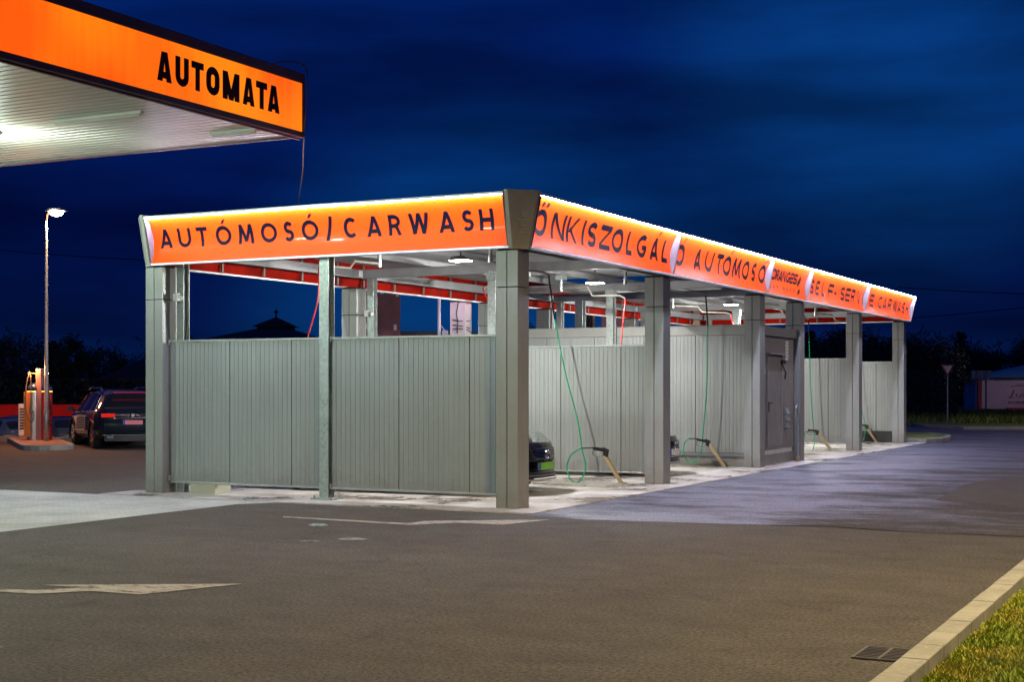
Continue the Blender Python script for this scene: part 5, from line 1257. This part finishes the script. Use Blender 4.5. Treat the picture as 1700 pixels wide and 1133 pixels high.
right_trees = [(1330, 80, 562, 1), (1351, 84, 540, 3), (1372, 90, 552, 0), (1398, 78, 545, 2), (1424, 88, 540, 1), (1446, 90, 552, 3), (1462, 82, 546, 0), (1484, 92, 556, 4), (1500, 86, 552, 1),
               (1526, 84, 546, 2), (1556, 92, 562, 0), (1578, 120, 574, 1), (1599, 118, 543, 3), (1622, 126, 562, 2), (1652, 122, 582, 0), (1690, 130, 556, 1), (1720, 124, 574, 2), (1750, 126, 560, 0)]
for i, (px, d, ty, k) in enumerate(right_trees):
    tree(px, d, ty, k, 'dark tree silhouette in the row behind the far road', gr_r, 0, 1.25 if k < 3 else 1.1)
    tree(px + 11, d + 8, ty + 24 + (i * 7) % 15, (k + 1) % 3, 'dark tree silhouette in the row behind the far road', gr_r, 0, 1.5)
gr_l = 'dark trees behind the left parking'
for (px, d, ty, k) in ((-22, 72, 552, 1), (8, 70, 556, 0), (38, 76, 574, 2), (66, 78, 580, 1), (92, 74, 556, 3), (110, 72, 549, 4), (126, 74, 556, 3), (150, 82, 572, 1), (172, 84, 578, 2), (205, 90, 578, 0), (286, 92, 549, 2)):
    tree(px, d, ty, k, 'dark tree silhouette behind the parking at left' if px < 250 else 'small dark tree top between the front pillar and the pavilion', gr_l if px < 250 else None, -.8, 1.2)
tree(884, 80, 532, 4, 'thin dark treetop just right of the near corner pillar', None, 0, .6)
# low dense scrub closing the gaps under the crowns
def scrub(rng):
    t = rng.random(); px = 1325 + t * 420; d = rng.uniform(74, 100) if px < 1590 else rng.uniform(118, 130); p = PD(px, 641, d); return p.x, p.y, rng.random() ** 1.6 * 2.5
def scrubl(rng):
    px = -60 + rng.random() * 310; d = rng.uniform(66, 84); p = PD(px, 641, d); return p.x, p.y, -.8 + rng.random() ** 1.2 * 2.8
def scrub_obj(name, fn, n, label):
    rng = random.Random(5); V = []; Fc = []
    for _ in range(n):
        p = Vector(fn(rng)); u = Vector((rng.gauss(0, 1), rng.gauss(0, 1), rng.gauss(0, 1))).normalized(); w_ = u.orthogonal().normalized(); l = rng.uniform(.05, .14); o = len(V)
        V += [tuple(p - u * l), tuple(p + w_ * l * .6), tuple(p + u * l), tuple(p - w_ * l * .6)]; Fc.append((o, o + 1, o + 2, o + 3))
    me = bpy.data.meshes.new(name); me.from_pydata(V, [], Fc); me.materials.append(M['leaf']); o = bpy.data.objects.new(name, me); COL.objects.link(o); tag(o, label, 'undergrowth', kind='stuff')
scrub_obj('undergrowth', scrub, 52000, 'dense black undergrowth below the trees on the right')
scrub_obj('undergrowth', scrubl, 50000, 'dense black undergrowth below the trees on the left')

# ================================================================== RIGHT BACKGROUND
# kerbed island at the end of the wash
e0 = G(1562, 735); M['grass2'] = mat('far_grass', (.10, .14, .02), .8, noise=(3, (.06, .10, .015), .4, .65))
nose_pts = [(-8.3, 43.05), (-8.02, 43.7), (-8.0, 45.2), (-8.35, 47.2), (-9.2, 48.6), (-16, 49.5), (-16, 43.05)]
cx_, cy_ = -12, 46
b = MB(); b.prism([(x, y, 0) for x, y in nose_pts], [(x, y, .13) for x, y in nose_pts]); tag(b.build('kerb', M['kerb'], bevel=.01), kind='structure')
ins = [(x + (cx_ - x) * .045, y + (cy_ - y) * .10, .134) for x, y in nose_pts]
b = MB(); b.add(ins, [tuple(range(len(ins)))]); tag(b.build('lawn', M['grass2']), kind='structure')
# far island across the road
fi = [G(1515, 707), G(1535, 711), G(1600, 714), G(1760, 714), G(1760, 703), G(1600, 703), G(1540, 703)]
b = MB(); b.prism([(p.x, p.y, 0) for p in fi], [(p.x, p.y, .12) for p in fi]); tag(b.build('kerb', M['kerb']), kind='structure')
fc = sum(fi, Vector()) / len(fi)
b = MB(); b.add([(p.x + (fc.x - p.x) * .03, p.y + (fc.y - p.y) * .12, .124) for p in fi], [tuple(range(len(fi)))]); tag(b.build('lawn', M['grass2']), kind='structure')
fl = [G(1440, 700), G(1900, 700), PD(2000, 641, 140), PD(1300, 641, 140)]
sheet('lawn', [(p.x, p.y) for p in fl], .006, M['grass2'])
def fg(rng):
    px = 1505 + rng.random() * 230; d = rng.uniform(59, 82); p = PD(px, 641, d)
    if px < 1590 and rng.random() < .8: return None
    return p.x, p.y, .05
grass('tall_grass', 9000, fg, .10, .42, 'tall dark grass around the barrier on the far right', M['grass2'])
# give way sign
gp = G(1573, 703.5); gw = empty('give_way_sign', (gp.x, gp.y, .12), YAW - R(14), 'white triangular give way sign with red border on a pole', 'road sign')
b = MB(); b.tube([(0, 0, 0), (0, 0, 2.52)], .035, 10); local(b, 'pole', M['galv'], gw)
def tri(s, y, dz=0): return [(-s / 2, y, 2.54 - dz), (s / 2, y, 2.54 - dz), (0, y, 2.54 - dz - s * .866)]
b = MB(); b.prism(tri(.60, -.05), tri(.60, -.036)); local(b, 'plate_border', mat('sign_red', (.5, .02, .02), .4), gw)
b = MB(); b.prism(tri(.40, -.056, .058), tri(.40, -.051, .058)); local(b, 'plate_face', M['plastic'], gw)
# far workshop building with script lettering
wc_ = PD(1630, 641, 100); ws = empty('workshop', (wc_.x, wc_.y, 0), YAW - R(10), 'pale low workshop with red script lettering and blue roof at the right edge', 'building')
k_ = 100 / F_PX
M['wswall'] = mat('pale_wall', (.50, .42, .52), .7, noise=(.6, (.42, .35, .44), .4, .6))
b = MB(); b.box(0, 14, 0, 9, .0, 2.28); local(b, 'wall', M['wswall'], ws)
b = MB(); b.prism([(-.3, -.3, 2.281), (14.3, -.3, 2.281), (14.3, 9.3, 2.281), (-.3, 9.3, 2.281)], [(5.5, 4.2, 3.6), (8.5, 4.2, 3.6), (8.5, 4.8, 3.6), (5.5, 4.8, 3.6)]); local(b, 'roof', mat('blue_roof', (.05, .16, .30), .5), ws)
b = MB(); b.box(-.25, -.02, -.02, .3, 0, 2.27); local(b, 'corner_post', mat('red_post', (.25, .02, .03), .6), ws)
b = MB(); yf = -.012
def txt(word, x0, z0, h, adv, t, slant=.0):
    x = x0
    for ch in word:
        w_ = h * (.72 if ch not in 'I' else .3); it = glyph(ch, w_, h, t)
        strokes_to(b, it, t, lambda xx, yy, li: (x + xx + slant * yy, yf - .004 * li, z0 + yy)); x += w_ + adv
def poly(pts, t): strokes_to(b, [('poly', pts, False)], t, lambda xx, yy, li: (xx, yf, yy))
X0 = 1.75
poly([(X0 + .0, .86), (X0 + .22, .93), (X0 + .30, 1.3), (X0 + .42, 1.42), (X0 + .40, 1.2), (X0 + .2, .9), (X0 + .1, .86), (X0 + .45, .9)], .05)      # L
poly([(X0 + .50, 1.0), (X0 + .66, 1.08), (X0 + .62, 1.16), (X0 + .54, 1.05), (X0 + .58, .9), (X0 + .74, .95)], .045)                              # e
poly([(X0 + .76, .92), (X0 + .88, 1.14), (X0 + .92, .98), (X0 + .80, .89)], .045)                                                              # s
poly([(X0 + 1.0, .88), (X0 + 1.14, 1.42)], .045); poly([(X0 + 1.04, 1.0), (X0 + 1.22, 1.14)], .04); poly([(X0 + 1.10, 1.04), (X0 + 1.24, .88)], .04)  # k
poly([(X0 + 1.42, 1.12), (X0 + 1.30, 1.08), (X0 + 1.30, .92), (X0 + 1.42, .90), (X0 + 1.48, 1.02), (X0 + 1.42, 1.12)], .045); poly([(X0 + 1.46, 1.22), (X0 + 1.54, 1.32)], .04)  # ó
poly([(X0 + .2, 1.62), (X0 + .6, 1.70), (X0 + 1.2, 1.70), (X0 + 1.9, 1.62)], .05); poly([(X0 + .5, 1.82), (X0 + .9, 1.80), (X0 + 1.3, 1.90), (X0 + 1.9, 1.86)], .035)
txt('AUTÓBONTÓ', X0 + .0, .44, .17, .035, .04)
local(b, 'lettering', mat('red_letters', (.22, .01, .02), .6), ws)
b = MB(); b.box(X0 - .1, 6.0, -.5, -.02, .0, .16); local(b, 'step', mat('red_step', (.28, .02, .02), .6), ws)
# triple panel sign in front of it
tp_ = PD(1629, 641, 84); tsn = empty('panel_sign', (tp_.x, tp_.y, 0), YAW - R(8), 'row of three pale panels on two posts left of the workshop', 'sign')
zz0, zz1 = EYE + (HOR - 630.5) / F_PX * 84, EYE + (HOR - 615.5) / F_PX * 84
for (xa, xb) in ((-.56, -.36), (-.22, .20), (.34, .56)):
    b = MB(); b.box(xa, xb, -.03, 0, zz0, zz1); local(b, 'panel', mat('pale_pink_panel', (.55, .42, .40), .6), tsn)
for xx in (-.30, .27):
    b = MB(); b.box(xx - .045, xx + .045, .002, .06, 0, zz1); local(b, 'post', M['beam'], tsn)
# yellow barrier
br_ = PD(1633, 641, 80); ba = empty('guard_rail', (br_.x, br_.y, 0), YAW - R(6), 'dull orange guard rail half hidden in tall grass', 'guard rail')
M['ochre'] = mat('ochre_paint', (.34, .15, .02), .6)
b = MB(); b.box(-1.1, 1.15, -.04, .04, .18, .42) if False else b.box(-1.1, 1.15, -.04, .04, .26, .40); local(b, 'rail', M['ochre'], ba)
for xx in (-1.05, -.1, .55, 1.1):
    b = MB(); b.box(xx - .05, xx + .05, .042, .12, 0, .40); local(b, 'post', M['ochre'], ba)
# overhead wires far away
for (a, c, lb_) in (((-40, 412), (300, 434), 'dark overhead wire crossing the sky at left'), ((1490, 477), (1800, 490), 'upper dark overhead wire at right'), ((1490, 530), (1800, 498), 'lower dark overhead wire at right')):
    pa, pb = PD(*a, 120), PD(*c, 120); mid = (pa + pb) / 2; o = empty('overhead_wire', tuple(mid), 0, lb_, 'wire', 'overhead wires')
    b = MB(); b.tube(curve_pts([pa, (pa * 2 + pb) / 3 - Vector((0, 0, .12)), (pa + pb * 2) / 3 - Vector((0, 0, .12)), pb]), .035, 5); world(b, 'wire', M['black'], o)
